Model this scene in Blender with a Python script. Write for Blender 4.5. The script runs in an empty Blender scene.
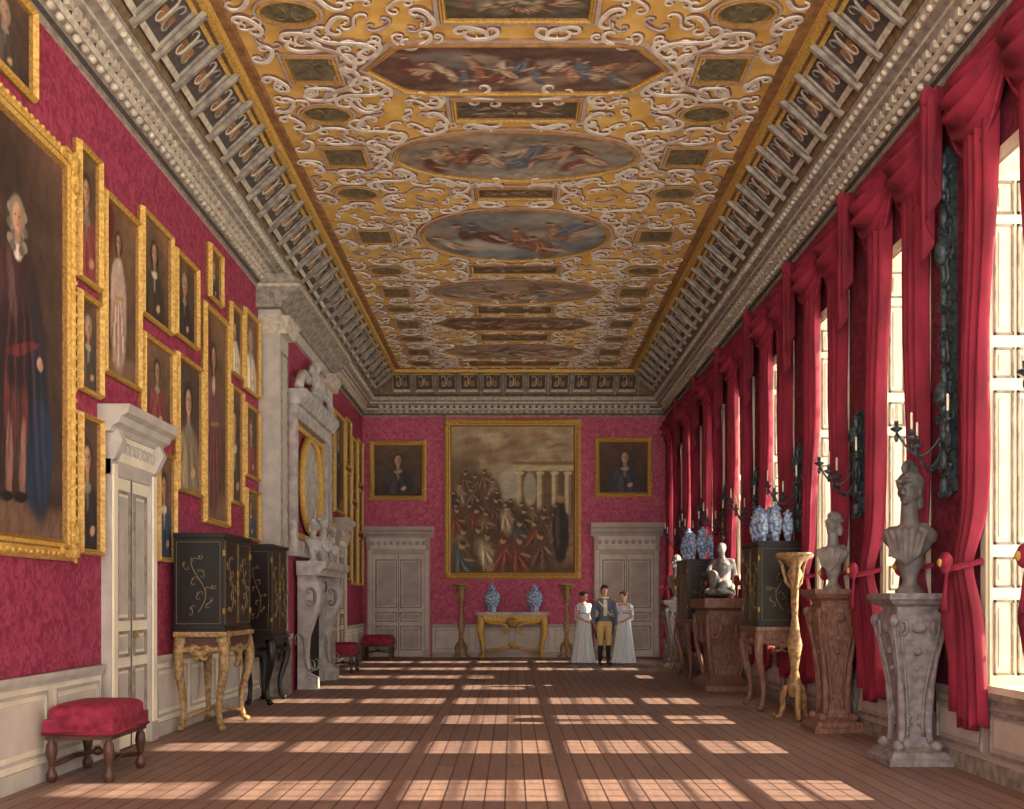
import bpy, bmesh, math, random
import numpy as np
from mathutils import Vector, Matrix
random.seed(7)
WL,WR,YB,YF=3.8,3.9,25.4,-2.0
ZC=6.15; HC=7.1
pi=math.pi
# ------------------------------------------------------------ colours / materials
def lin(c): return c/12.92 if c<=0.04045 else ((c+0.055)/1.055)**2.4
def hx(h): return tuple(lin(int(h[i:i+2],16)/255) for i in (0,2,4))
MATS={}
def mk(name,h,rough=.6,metal=0,var=.15,scale=8,bump=0,h2=None,detail=4,stretch=None,dist=0,lo=.35,hi=.65):
    m=bpy.data.materials.new(name); m.use_nodes=True
    nt=m.node_tree; b=nt.nodes['Principled BSDF']
    b.inputs['Roughness'].default_value=rough; b.inputs['Metallic'].default_value=metal
    c=hx(h); 
    if h2: c1=c; c2=hx(h2)
    else:
        c1=tuple(x*(1-var) for x in c); c2=tuple(min(1,x*(1+var)) for x in c)
    tc=nt.nodes.new('ShaderNodeTexCoord'); src=tc.outputs['Object']
    if stretch:
        mp=nt.nodes.new('ShaderNodeMapping'); mp.inputs['Scale'].default_value=stretch
        nt.links.new(src,mp.inputs[0]); src=mp.outputs[0]
    n=nt.nodes.new('ShaderNodeTexNoise'); n.inputs['Scale'].default_value=scale; n.inputs['Detail'].default_value=detail; n.inputs['Distortion'].default_value=dist
    nt.links.new(src,n.inputs['Vector'])
    r=nt.nodes.new('ShaderNodeValToRGB'); r.color_ramp.elements[0].position=lo; r.color_ramp.elements[1].position=hi
    r.color_ramp.elements[0].color=(*c1,1); r.color_ramp.elements[1].color=(*c2,1)
    nt.links.new(n.outputs['Fac'],r.inputs[0]); nt.links.new(r.outputs[0],b.inputs['Base Color'])
    if bump:
        bp=nt.nodes.new('ShaderNodeBump'); bp.inputs['Strength'].default_value=bump; bp.inputs['Distance'].default_value=.02
        nt.links.new(n.outputs['Fac'],bp.inputs['Height']); nt.links.new(bp.outputs[0],b.inputs['Normal'])
    MATS[name]=m; return m
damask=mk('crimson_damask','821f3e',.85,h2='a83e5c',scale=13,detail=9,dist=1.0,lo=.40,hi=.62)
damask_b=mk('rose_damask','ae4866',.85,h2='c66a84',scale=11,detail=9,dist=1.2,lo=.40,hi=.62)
damask_r=mk('shaded_crimson_damask','60102a',.85,h2='82283e',scale=11,detail=9,dist=1.2,lo=.40,hi=.62)  # crimson darkened to stand in for the window wall's missing direct light
cream=mk('cream_paint','e4dac2',.6,var=.08,scale=3)
greyp=mk('grey_stone_paint','b6aea6',.6,var=.12,scale=5)
mauve=mk('mauve_grey_paint','aea09a',.6,var=.10,scale=4)
mauve_l=mk('mauve_light_paint','c8bdb2',.6,var=.10,scale=4)
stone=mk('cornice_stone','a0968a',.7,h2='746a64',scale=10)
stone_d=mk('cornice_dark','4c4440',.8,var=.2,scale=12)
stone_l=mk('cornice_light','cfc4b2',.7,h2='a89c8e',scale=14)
bronze=mk('cove_bronze','8c7454',.7,h2='6a5440',scale=14)
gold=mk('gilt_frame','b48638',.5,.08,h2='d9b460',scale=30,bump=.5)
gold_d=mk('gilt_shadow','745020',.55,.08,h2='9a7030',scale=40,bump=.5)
gilt_o=mk('old_gilt_wood','7c5c34',.55,.08,h2='b49468',scale=22,bump=.5)
ochre=mk('ceiling_ochre','cc9a48',.85,h2='e6be6c',scale=3.2,detail=8)
cbrown=mk('ceiling_umber','7c5636',.8,h2='a07648',scale=8)
cwhite=mk('ceiling_stucco_white','e6dccf',.7,h2='cdbfb2',scale=9)
cshade_boss=mk('ceiling_scroll_shade_and_boss','7a5a4a',.8,var=.2,scale=20)  # brown for the scrolls' painted drop shadows, also for some bosses
clil=mk('ceiling_stucco_lilac','b5a49c',.7,var=.12,scale=20)
cdark=mk('medallion_grisaille','564f3c',.8,h2='7c7458',scale=12,detail=6)
lacq=mk('black_lacquer','0e0b0b',.35,h2='171212',scale=4)
lgold=mk('lacquer_gilding','80704a',.5,.1,scale=30)
wood_r=mk('carved_walnut','68463c',.6,h2='906c5c',scale=10,stretch=(4,4,1))
wood_d=mk('dark_walnut','3a2018',.45,h2='5a3424',scale=10)
crim=mk('crimson_velvet','76122c',.85,h2='9c2c46',scale=14,detail=7)
crim_d=mk('crimson_curtain','620b22',.85,h2='901f38',scale=5,detail=6,stretch=(1,1,.3))
marble=mk('white_marble','c4beb8',.55,h2='989290',scale=6,detail=8)
marble_g=mk('grey_marble','787270',.6,h2='545050',scale=7,detail=8)
marble_m=mk('weathered_marble','98928e',.6,h2='74706e',scale=7,detail=8)
greycarve=mk('grey_carved_wood','6e666a',.65,h2='928a8a',scale=14,bump=.2)
silver=mk('ebonised_silver_carving','1a2226',.45,.15,h2='4c5c64',scale=25)
wax=mk('candle_wax','efe8d0',.5)
blackm=mk('firebox_black','100c0a',.9)
skin=mk('skin','dca98c',.6,var=.05)
hairm=mk('hair_brown','3a2618',.7,var=.2,scale=40)
hairb=mk('hair_auburn','6a4426',.7,var=.2,scale=40)
coat=mk('blue_grey_coat','6a7288',.75,var=.12,scale=20)
buff=mk('buff_breeches','d8bb78',.75,var=.08,scale=20)
boot=mk('boot_leather','1c1614',.35)
dressm=mk('pale_muslin','f1f4f6',.8,h2='d8e4ec',scale=8,stretch=(6,6,1))
iron=mk('brass','a07c38',.4,.4)
def mkvase():
    m=mk('blue_white_porcelain','f0f0ee',.2)
    nt=m.node_tree; r=[n for n in nt.nodes if n.type=='VALTORGB'][0]
    n=[n for n in nt.nodes if n.type=='TEX_NOISE'][0]; n.inputs['Scale'].default_value=20; n.inputs['Detail'].default_value=3
    r.color_ramp.elements[0].position=.42; r.color_ramp.elements[1].position=.58
    r.color_ramp.elements[0].color=(*hx('5478b0'),1); r.color_ramp.elements[1].color=(*hx('bccddf'),1)
    return m
porc=mkvase()
def mkcanvas():
    m=bpy.data.materials.new('oil_canvas'); m.use_nodes=True; nt=m.node_tree; b=nt.nodes['Principled BSDF']
    b.inputs['Roughness'].default_value=.65
    a=nt.nodes.new('ShaderNodeAttribute'); a.attribute_name='Col'
    nt.links.new(a.outputs['Color'],b.inputs['Base Color']); return m
canvasm=mkcanvas()
def mkfloor():
    m=bpy.data.materials.new('oak_boards'); m.use_nodes=True; nt=m.node_tree; b=nt.nodes['Principled BSDF']
    b.inputs['Roughness'].default_value=.6
    tc=nt.nodes.new('ShaderNodeTexCoord'); mp=nt.nodes.new('ShaderNodeMapping'); mp.inputs['Rotation'].default_value=(0,0,pi/2)
    nt.links.new(tc.outputs['Object'],mp.inputs[0])
    br=nt.nodes.new('ShaderNodeTexBrick'); br.inputs['Scale'].default_value=1
    br.inputs['Brick Width'].default_value=3.2; br.inputs['Row Height'].default_value=.15; br.inputs['Mortar Size'].default_value=.007
    br.inputs['Color1'].default_value=(*hx('8c7268'),1); br.inputs['Color2'].default_value=(*hx('7c6460'),1); br.inputs['Mortar'].default_value=(*hx('3e2a2a'),1)
    nt.links.new(mp.outputs[0],br.inputs['Vector'])
    n=nt.nodes.new('ShaderNodeTexNoise'); n.inputs['Scale'].default_value=4; n.inputs['Detail'].default_value=6
    mp2=nt.nodes.new('ShaderNodeMapping'); mp2.inputs['Scale'].default_value=(6,.6,1); nt.links.new(tc.outputs['Object'],mp2.inputs[0]); nt.links.new(mp2.outputs[0],n.inputs['Vector'])
    mx=nt.nodes.new('ShaderNodeMixRGB'); mx.blend_type='MULTIPLY'; mx.inputs[0].default_value=.6
    r=nt.nodes.new('ShaderNodeValToRGB'); r.color_ramp.elements[0].position=.3; r.color_ramp.elements[1].position=.7
    r.color_ramp.elements[0].color=(.66,.6,.6,1); r.color_ramp.elements[1].color=(1,1,1,1)
    nt.links.new(n.outputs['Fac'],r.inputs[0]); nt.links.new(br.outputs[0],mx.inputs[1]); nt.links.new(r.outputs[0],mx.inputs[2])
    nt.links.new(mx.outputs[0],b.inputs['Base Color']); return m
floorm=mkfloor()
# ------------------------------------------------------------ mesh builder
class MB:
    def __init__(s,M=None):
        s.v=[];s.f=[];s.m=[];s.sm=[];s.mats=[];s.M=M or Matrix();s.cols={}
    def mi(s,mat):
        if mat not in s.mats: s.mats.append(mat)
        return s.mats.index(mat)
    def add(s,vs,fs,mat,smooth=False,matf=None):
        o=len(s.v); M=s.M
        s.v+= [M@Vector(p) for p in vs]
        i=s.mi(mat)
        for f in fs:
            s.f.append([o+k for k in f]); s.sm.append(smooth)
            if matf:
                c=sum((Vector(vs[k]) for k in f),Vector())/len(f); s.m.append(s.mi(matf(c)))
            else: s.m.append(i)
        return o
    def box(s,x0,x1,y0,y1,z0,z1,mat):
        vs=[(x,y,z) for z in(z0,z1) for y in(y0,y1) for x in(x0,x1)]
        s.add(vs,[(0,1,3,2),(4,5,7,6),(0,1,5,4),(2,3,7,6),(0,2,6,4),(1,3,7,5)],mat)
    def lathe(s,prof,mat,c=(0,0,0),seg=20,sx=1,sy=1,fn=None,cap=True):
        vs=[];fs=[];n=len(prof)
        for r,z in prof:
            for k in range(seg):
                a=2*pi*k/seg; rr=r*(fn(a,z) if fn else 1)
                vs.append((c[0]+rr*math.cos(a)*sx,c[1]+rr*math.sin(a)*sy,c[2]+z))
        for j in range(n-1):
            for k in range(seg):
                k2=(k+1)%seg; fs.append((j*seg+k,j*seg+k2,(j+1)*seg+k2,(j+1)*seg+k))
        s.add(vs,fs,mat,True)
        if cap:
            s.add(vs[:seg],[tuple(range(seg))],mat); s.add(vs[-seg:],[tuple(range(seg))],mat)
    def loft(s,prof,mat,c=(0,0,0),ax=1,ay=1):
        vs=[];fs=[]
        for r,z in prof:
            for a,b in((-1,-1),(1,-1),(1,1),(-1,1)): vs.append((c[0]+a*r*ax,c[1]+b*r*ay,c[2]+z))
        n=len(prof)
        for j in range(n-1):
            for k in range(4):
                k2=(k+1)%4; fs.append((j*4+k,j*4+k2,(j+1)*4+k2,(j+1)*4+k))
        fs+= [(0,1,2,3),(4*n-4,4*n-3,4*n-2,4*n-1)]
        s.add(vs,fs,mat)
    def ell(s,c,r,mat,seg=12,rings=8,e=1.0):
        def pw(x): return math.copysign(abs(x)**e,x)
        vs=[];fs=[]
        for j in range(rings+1):
            t=-pi/2+pi*j/rings
            for k in range(seg):
                a=2*pi*k/seg
                vs.append((c[0]+r[0]*pw(math.cos(t))*pw(math.cos(a)),c[1]+r[1]*pw(math.cos(t))*pw(math.sin(a)),c[2]+r[2]*pw(math.sin(t))))
        for j in range(rings):
            for k in range(seg):
                k2=(k+1)%seg; fs.append((j*seg+k,j*seg+k2,(j+1)*seg+k2,(j+1)*seg+k))
        s.add(vs,fs,mat,True)
    def tube(s,pts,rad,mat,seg=6,fl=1.0,nrm=None):
        pts=[Vector(p) for p in pts]; n=len(pts)
        if not hasattr(rad,'__len__'): rad=[rad]*n
        vs=[];fs=[];N=None
        for i in range(n):
            T=(pts[min(i+1,n-1)]-pts[max(i-1,0)])
            if T.length<1e-9: T=Vector((0,0,1))
            T.normalize()
            if N is None:
                N=Vector(nrm) if nrm else (Vector((0,0,1)) if abs(T.z)<.9 else Vector((1,0,0)))
            N=(N-T*N.dot(T))
            if N.length<1e-6: N=T.orthogonal()
            N.normalize(); B=T.cross(N)
            for k in range(seg):
                a=2*pi*k/seg+pi/seg
                vs.append(tuple(pts[i]+N*(rad[i]*fl*math.cos(a))+B*(rad[i]*math.sin(a))))
        for i in range(n-1):
            for k in range(seg):
                k2=(k+1)%seg; fs.append((i*seg+k,i*seg+k2,(i+1)*seg+k2,(i+1)*seg+k))
        fs+=[tuple(range(seg)),tuple(range((n-1)*seg,n*seg))]
        s.add(vs,fs,mat,seg>4)
    def cap(s,p0,r0,p1,r1,mat=None,seg=12):
        p0=Vector(p0);p1=Vector(p1);d=(p1-p0).normalized();P=[];R=[]
        for a in(-88,-60,-30,0):
            t=math.radians(a);P.append(p0+d*r0*math.sin(t));R.append(r0*math.cos(t))
        for a in(0,30,60,88):
            t=math.radians(a);P.append(p1+d*r1*math.sin(t));R.append(r1*math.cos(t))
        s.tube(P,R,mat or blackm,seg)
    def prism(s,poly,u0,u1,mat):
        n=len(poly); vs=[(u0,a,b) for a,b in poly]+[(u1,a,b) for a,b in poly]
        fs=[tuple(range(n)),tuple(range(n,2*n))]+[(i,(i+1)%n,n+(i+1)%n,n+i) for i in range(n)]
        s.add(vs,fs,mat)
    def sheet(s,fn,nu,nv,mat,smooth=True):
        vs=[fn(i/nu,j/nv) for j in range(nv+1) for i in range(nu+1)]
        fs=[(j*(nu+1)+i,j*(nu+1)+i+1,(j+1)*(nu+1)+i+1,(j+1)*(nu+1)+i) for j in range(nv) for i in range(nu)]
        return s.add(vs,fs,mat,smooth)
    def build(s,name,solid=0,recalc=True):
        me=bpy.data.meshes.new(name)
        xs=[p.x for p in s.v];ys=[p.y for p in s.v];zs=[p.z for p in s.v]
        o=Vector(((min(xs)+max(xs))/2,(min(ys)+max(ys))/2,min(zs)))
        me.from_pydata([tuple(p-o) for p in s.v],[],s.f)
        for m in s.mats: me.materials.append(m)
        me.polygons.foreach_set('material_index',s.m); me.polygons.foreach_set('use_smooth',s.sm)
        if s.cols:
            arr=np.ones((len(s.v),4),dtype=np.float32)
            for o0,ca in s.cols.items(): arr[o0:o0+len(ca),:3]=ca
            at=me.color_attributes.new('Col','FLOAT_COLOR','POINT'); at.data.foreach_set('color',arr.ravel())
        if recalc:
            bm=bmesh.new(); bm.from_mesh(me); bmesh.ops.recalc_face_normals(bm,faces=bm.faces); bm.to_mesh(me); bm.free()
        me.update()
        ob=bpy.data.objects.new(name,me); ob.location=o; bpy.context.scene.collection.objects.link(ob)
        if solid:
            md=ob.modifiers.new('s','SOLIDIFY'); md.thickness=solid
        return ob
def fuse(parts,voxel=.012,smooth=3):
    t=MB()
    for p in parts:
        if p[0]=='e': t.ell(p[1],p[2],blackm,16,12)
        else: t.cap(p[1],p[2],p[3],p[4])
    ob=t.build('tmp'); 
    md=ob.modifiers.new('r','REMESH'); md.mode='VOXEL'; md.voxel_size=voxel
    if smooth: sm=ob.modifiers.new('sm','SMOOTH'); sm.iterations=smooth; sm.factor=.5
    dg=bpy.context.evaluated_depsgraph_get(); dg.update(); ev=ob.evaluated_get(dg); me=ev.to_mesh()
    vs=[tuple(v.co+ob.location) for v in me.vertices]; fs=[tuple(p.vertices) for p in me.polygons]
    ev.to_mesh_clear(); mm=ob.data; bpy.data.objects.remove(ob); bpy.data.meshes.remove(mm)
    return vs,fs
def WM(w,off=0):
    if w=='L': return Matrix(((0,1,0,-WL+off),(1,0,0,0),(0,0,1,0),(0,0,0,1)))
    if w=='R': return Matrix(((0,-1,0,WR-off),(1,0,0,0),(0,0,1,0),(0,0,0,1)))
    return Matrix(((1,0,0,0),(0,-1,0,YB-off),(0,0,1,0),(0,0,0,1)))
def cloth(turn,C,n=26):
    pts=[];x=y=0;ds=2/n
    for i in range(n+1):
        s=-1+i*ds; th=turn*pi*(s*abs(s) if C else s*s)
        pts.append((x,y)); x+=math.cos(th)*ds; y+=math.sin(th)*ds
    a=np.array(pts); a-=(a.max(0)+a.min(0))/2; a/=np.abs(a).max(); return a
CS=[cloth(1.5,True),cloth(1.5,False),cloth(2.0,True),cloth(2.1,False)]
def scroll(mb,kind,c,size,ang,to3,mat,r,flip=1,seg=4,fl=.8,sx=1):
    a=CS[kind]; ca,sa=math.cos(ang),math.sin(ang); P=[]
    for x,y in a:
        y*=flip; X=(x*ca-y*sa)*size*sx; Y=(x*sa+y*ca)*size
        P.append(to3(c[0]+X,c[1]+Y))
    n=len(P); R=[r*(.45+1.0*math.sin(pi*i/(n-1))) for i in range(n)]
    mb.tube(P,R,mat,seg,fl)
# ------------------------------------------------------------ painting content
def S01(h): return np.array([int(h[i:i+2],16)/255 for i in(0,2,4)])
def sst(a,b,x): t=np.clip((x-a)/(b-a),0,1); return t*t*(3-2*t)
def em(x,y,cx,cy,rx,ry,rot=0,soft=.18):
    dx,dy=x-cx,y-cy
    if rot: c,s=math.cos(rot),math.sin(rot); dx,dy=dx*c+dy*s,-dx*s+dy*c
    return 1-sst(1-soft,1+soft,np.sqrt((dx/rx)**2+(dy/ry)**2))
def mx(img,m,col): return img*(1-m[:,None])+np.asarray(col)*m[:,None]
def fbm(x,y,rng,f=3,n=14):
    o=np.zeros_like(x)
    for i in range(n):
        k=f*(1+i*.6); a=rng.uniform(0,6.28); p=rng.uniform(0,6.28)
        o+=np.sin(k*(x*math.cos(a)+y*math.sin(a))+p+1.5*np.sin(k*.7*y+p))/(1+i*.35)
    return o/4
def warp(x,y,rng,a=.012,f=10):
    return x+a*fbm(x,y,rng,f),y+a*fbm(y,x,rng,f)
def head(img,x,y,cx,cy,s,rng,hair,wig):
    if wig:
        img=mx(img,em(x,y,cx,cy-.15*s,s*1.12,s*1.4),hair); img=mx(img,em(x,y,cx-.5*s,cy-.9*s,s*.4,s*.9),hair*.85)
    else: img=mx(img,em(x,y,cx,cy+.2*s,s*1.0,s*1.2),hair)
    sk=np.array([.80,.61,.49])*rng.uniform(.9,1.05)
    img=mx(img,em(x,y,cx,cy-1.15*s,.38*s,.5*s),sk*.82)
    img=mx(img,em(x,y,cx,cy,.64*s,.92*s),sk)
    img=mx(img,em(x,y,cx+.4*s,cy-.1*s,.3*s,.8*s,0,.5)*.5,sk*.6)
    for d in(-.26,.26):
        img=mx(img,em(x,y,cx+d*s,cy+.1*s,.13*s,.06*s)*.75,(.25,.15,.12)); img=mx(img,em(x,y,cx+d*s,cy+.27*s,.18*s,.04*s)*.6,(.38,.25,.18))
    img=mx(img,em(x,y,cx+.04*s,cy-.12*s,.07*s,.2*s)*.5,sk*.65); img=mx(img,em(x,y,cx,cy-.45*s,.18*s,.06*s)*.8,(.65,.3,.26))
    return img
def grand_portrait():
    rng=np.random.RandomState(4); A=2.2/3.3
    def f(U,Vv):
        x=(U-.5)*A; y=Vv; n=fbm(x*3,y*3,rng); n2=fbm(x*10,y*5,rng,5); X0,Y0=x,y
        img=S01('4e382e')[None,:]*(.75+.3*n[:,None]+.45*y[:,None]*sst(-.1,.3,x)[:,None])
        img=mx(img,sst(.05,.12,-x-.10+.03*np.sin(y*14)),S01('4a1c1c')*.9)
        img=mx(img,1-sst(.07,.11,y+.05*x),S01('6c5040'))
        c0=.075; x,y=warp(x,y,rng,.008,14)
        img=mx(img,em(x,y,c0+.10,.34,.075,.30,.10),S01('1b2230')); img=mx(img,em(x,y,c0+.12,.20,.08,.15,-.15),S01('243048'))
        img=mx(img,em(x,y,c0-.10,.34,.06,.28,-.06),S01('2a1a1c'))
        for d,t in((-.042,.02),(.030,-.03)):
            img=mx(img,em(x,y,c0+d,.30,.028,.12,t),S01('5c2a2a')); img=mx(img,em(x,y,c0+d,.18,.019,.11,t),S01('8a6258')); img=mx(img,em(x,y,c0+d-.012,.09,.034,.014),(.08,.05,.05))
        img=mx(img,em(x,y,c0,.50,.085,.15),S01('2a1c20')); img=mx(img,em(x,y,c0,.63,.098,.085),S01('3a2226'))
        img=mx(img,em(x,y,c0-.105,.56,.030,.12,-.15),S01('4a2a2c')); img=mx(img,em(x,y,c0+.10,.55,.032,.12,.15),S01('2a2228'))
        img=mx(img,em(x,y,c0-.03,.60,.02,.10,.2)*.6,S01('7a5a58')); img=mx(img,em(x,y,c0+.03,.46,.09,.014,.35)*.8,S01('7a2c2c'))
        for q in range(8): img=mx(img,em(x,y,c0-.08+.024*q,.38,.005,.20,.04*(q-4))*.55,S01('74383c') if q%2 else S01('120e14'))
        for q in range(4): img=mx(img,em(x,y,c0+.08+.02*q,.30,.005,.22,.08)*.5,S01('3c4a68') if q%2 else S01('0e1018'))
        img=mx(img,em(x,y,c0,.70,.026,.03),S01('cfc4b0')); img=mx(img,em(x,y,c0-.12,.43,.018,.022),(.75,.56,.46)); img=mx(img,em(x,y,c0+.125,.44,.018,.02),(.7,.52,.44))
        img=img*(1+.22*n2[:,None])
        for q in range(9):   # long curled wig
            t=q/8; 
            for s in(-1,1): img=mx(img,em(X0,Y0,c0+s*(.026+.012*math.sin(q*2)),.80-.10*t,.016,.014),S01('85786a')*(1.1 if q%2 else .8))
        img=head(img,X0,Y0,c0,.775,.040,rng,S01('8a7d70'),False)
        return np.clip(img,0,1)
    return f
def portrait(w,h,seed,full=False,cloth_=None,wig=None,cx=None):
    rng=np.random.RandomState(seed); A=w/h
    robes=['1c1418','20242e','5a1a20','2a2018','141418','6e2a2a','38302a','24344a','7a6a50','c9b9a0']
    ch=S01(cloth_ or robes[rng.randint(len(robes))]); hairs=['2a1a10','4a3018','6a5540','9a8c7c','1a1210']
    hc=S01(hairs[rng.randint(5)]); wg=rng.rand()<.5 if wig is None else wig
    x0=rng.uniform(-.03,.03) if cx is None else cx; bgc=['4a3428','54402f','40302a','5c4432'][rng.randint(4)]; col_=rng.uniform(.6,1.0)
    def f(U,Vv):
        x=(U-.5)*A; y=Vv; n=fbm(x*3,y*3,rng); X0,Y0=x,y
        img=S01(bgc)[None,:]*(1+.25*n[:,None])*(0.8+.45*(y[:,None])); x,y=warp(x,y,rng,.012,9)
        if full:
            dr=S01('5e1a22'); img=mx(img,sst(.0,.08,-x-A*.22+.05*np.sin(y*9))*sst(.35,.5,y),dr)
            img=mx(img,1-sst(.1,.16,y),S01('7a5c44'))
            hs=.055; hy=.80
            img=mx(img,em(x,y,x0,.32,.13,.30),ch+.04)
            for q in range(7): img=mx(img,em(x,y,x0-.09+.03*q,.28,.007,.22,.06*(q-3))*.6,(ch*1.5+.12) if q%2 else ch*.5)
            img=mx(img,em(x,y,x0,.58,.085,.15),ch+.08)
            img=mx(img,em(x,y,x0-.09,.54,.03,.13,-.2),ch+.12); img=mx(img,em(x,y,x0+.09,.54,.03,.13,.2),ch+.06)
            img=mx(img,em(x,y,x0,.66,.03,.05),S01('c9b89c')); img=mx(img,em(x,y,x0-.11,.42,.02,.022),(.8,.6,.5))
            img=mx(img,em(x,y,x0+.02,.47,.08,.012,.2)*.8,S01('a8843c'))
            img=head(img,X0,Y0,x0,hy,hs,rng,hc,wg)
        else:
            hs=.115; hy=.70; 
            img=mx(img,em(x,y,x0,.12,.34,.40),ch*1.0+.04)
            img=mx(img,em(x,y,x0-.12,.22,.1,.25,.3)*.5,ch*1.4+.1)
            for q in range(5): img=mx(img,em(x,y,x0-.2+.1*q,.18,.018,.2,.2*(q-2))*.5,(ch*1.4+.1) if q%2 else ch*.5)
            img=mx(img,em(x,y,x0,.48,.09,.05),S01('d8cdb8')*col_); img=mx(img,em(x,y,x0,.38,.03,.1)*.7,S01('c8bca8')*col_)
            img=mx(img,em(x,y,x0+.12,.14,.06,.04,.4),(.8,.62,.5))
            img=head(img,X0,Y0,x0,hy,hs,rng,hc,wg)
        img=img*(1+.10*fbm(x*14,y*14,rng)[:,None]); return np.clip(img,0,1)
    return f
def history(w,h,seed):
    rng=np.random.RandomState(seed); A=w/h
    def fig(img,x,y,cx,cy,s,c,lean,k=1.0):
        img=mx(img,em(x,y,cx+.3*s,cy-2.6*s,s*1.45,s*2.7,lean,.5)*.8,S01('4a3526')*k)
        img=mx(img,em(x,y,cx,cy-2.6*s,s*1.15,s*2.5,lean,.4)*.9,c*.85)
        for q in range(4): img=mx(img,em(x,y,cx+(-.6+.4*q)*s,cy-2.6*s,s*.14,s*1.8,lean+.25*(q-1.5),.5)*.6,(c*1.35+.07) if q%2==0 else c*.5)
        img=mx(img,em(x,y,cx+.9*s,cy-1.9*s,s*.8,s*.2,lean-.6,.3)*.8,S01('b08862')*k)
        img=mx(img,em(x,y,cx,cy,s*.40,s*.5),S01('b48c68')*k); img=mx(img,em(x,y,cx+.14*s,cy+.3*s,s*.42,s*.28)*.9,S01('46301f')); return img
    def f(U,Vv):
        x=(U-.5)*A;y=Vv; n=fbm(x*4,y*4,rng)
        img=S01('84664a')[None,:]*(1+.2*n[:,None]); img=mx(img,sst(.4,.72,y+.08*n),S01('a88f70')); img=mx(img,1-sst(.0,.12,y),S01('5a4030'))
        img=mx(img,em(x,y,.06,.60,.16,.17,0,.5)*.8,S01('b8b0a0'))
        img=mx(img,sst(-.01,.01,x-.03)*(1-sst(.69,.70,y))*sst(.36,.40,y),S01('6a523a'))
        img=mx(img,em(x,y,.12,.57,.045,.12)*.9,S01('a8a08c'))
        img=mx(img,sst(-.01,.01,x-.01)*sst(.69,.70,y)*(1-sst(.725,.735,y)),S01('c0aa84')); img=mx(img,sst(-.01,.01,x+.0)*sst(.735,.74,y)*(1-sst(.755,.765,y)),S01('806848'))
        img=mx(img,sst(-.01,.01,x-.06)*sst(.765,.77,y)*(1-sst(.84,.87,y+.3*x)),S01('a89070'))
        for cx in(.05,.19,.29,.38): 
            img=mx(img,(np.abs(x-cx)<.021).astype(float)*sst(.38,.42,y)*(1-sst(.68,.69,y)),S01('c4b08a')); img=mx(img,(np.abs(x-cx-.014)<.007).astype(float)*sst(.38,.42,y)*(1-sst(.68,.69,y)),S01('8c7454'))
            img=mx(img,em(x,y,cx,.68,.03,.012),S01('d0bc98'))
        img=mx(img,sst(-.03,.05,-x-.22)*sst(.3,.4,y)*(1-sst(.75,.85,y))*.7,S01('644a36'))
        x,y=warp(x,y,rng,.010,12); x,y=warp(x,y,rng,.005,34)
        for i in range(26):   # clouds + putti, soft
            cx=rng.uniform(-.4,.36); cy=rng.uniform(.76,.95)
            img=mx(img,em(x,y,cx,cy,rng.uniform(.03,.09),rng.uniform(.015,.035),rng.uniform(-.5,.5),.7)*.55,S01(['c4b08e','8a6c50','a8805c','d0bd9c','7c5c46'][rng.randint(5)]))
        for cx,cy in((-.32,.68),(-.26,.66),(-.20,.69),(-.36,.60),(-.14,.62)): img=fig(img,x,y,cx,cy,.03,S01(['a08060','7a5a44','b09878'][rng.randint(3)]),rng.uniform(-.4,.4))
        cols=['6a4c38','8a4434','907050','4c382c','a88c68','6a3a2c','766048','965c3c','b89c74','483a34','5c6464','c8b490']
        for cy,xs,s in((.53,np.linspace(-.38,-.02,6),.028),(.47,np.linspace(-.38,.28,9),.032),(.39,np.linspace(-.37,.28,8),.038),(.30,np.linspace(-.36,.26,7),.045),(.22,np.linspace(-.33,.2,5),.052)):
            for q in xs: img=fig(img,x,y,q+rng.uniform(-.03,.03),cy+rng.uniform(-.04,.04),s,S01(cols[rng.randint(12)]),rng.uniform(-.5,.5))
        img=mx(img,em(x,y,.33,.27,.055,.21),S01('2c221c')); img=mx(img,em(x,y,.33,.50,.022,.028),S01('a07858')); img=mx(img,em(x,y,.31,.3,.015,.15),S01('4a4038'))
        img=fig(img,x,y,-.04,.44,.036,S01('c0a884'),.1)
        img=img*(1+.14*fbm(x*18,y*18,rng)[:,None]); return np.clip(img,0,1)
    return f
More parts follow.
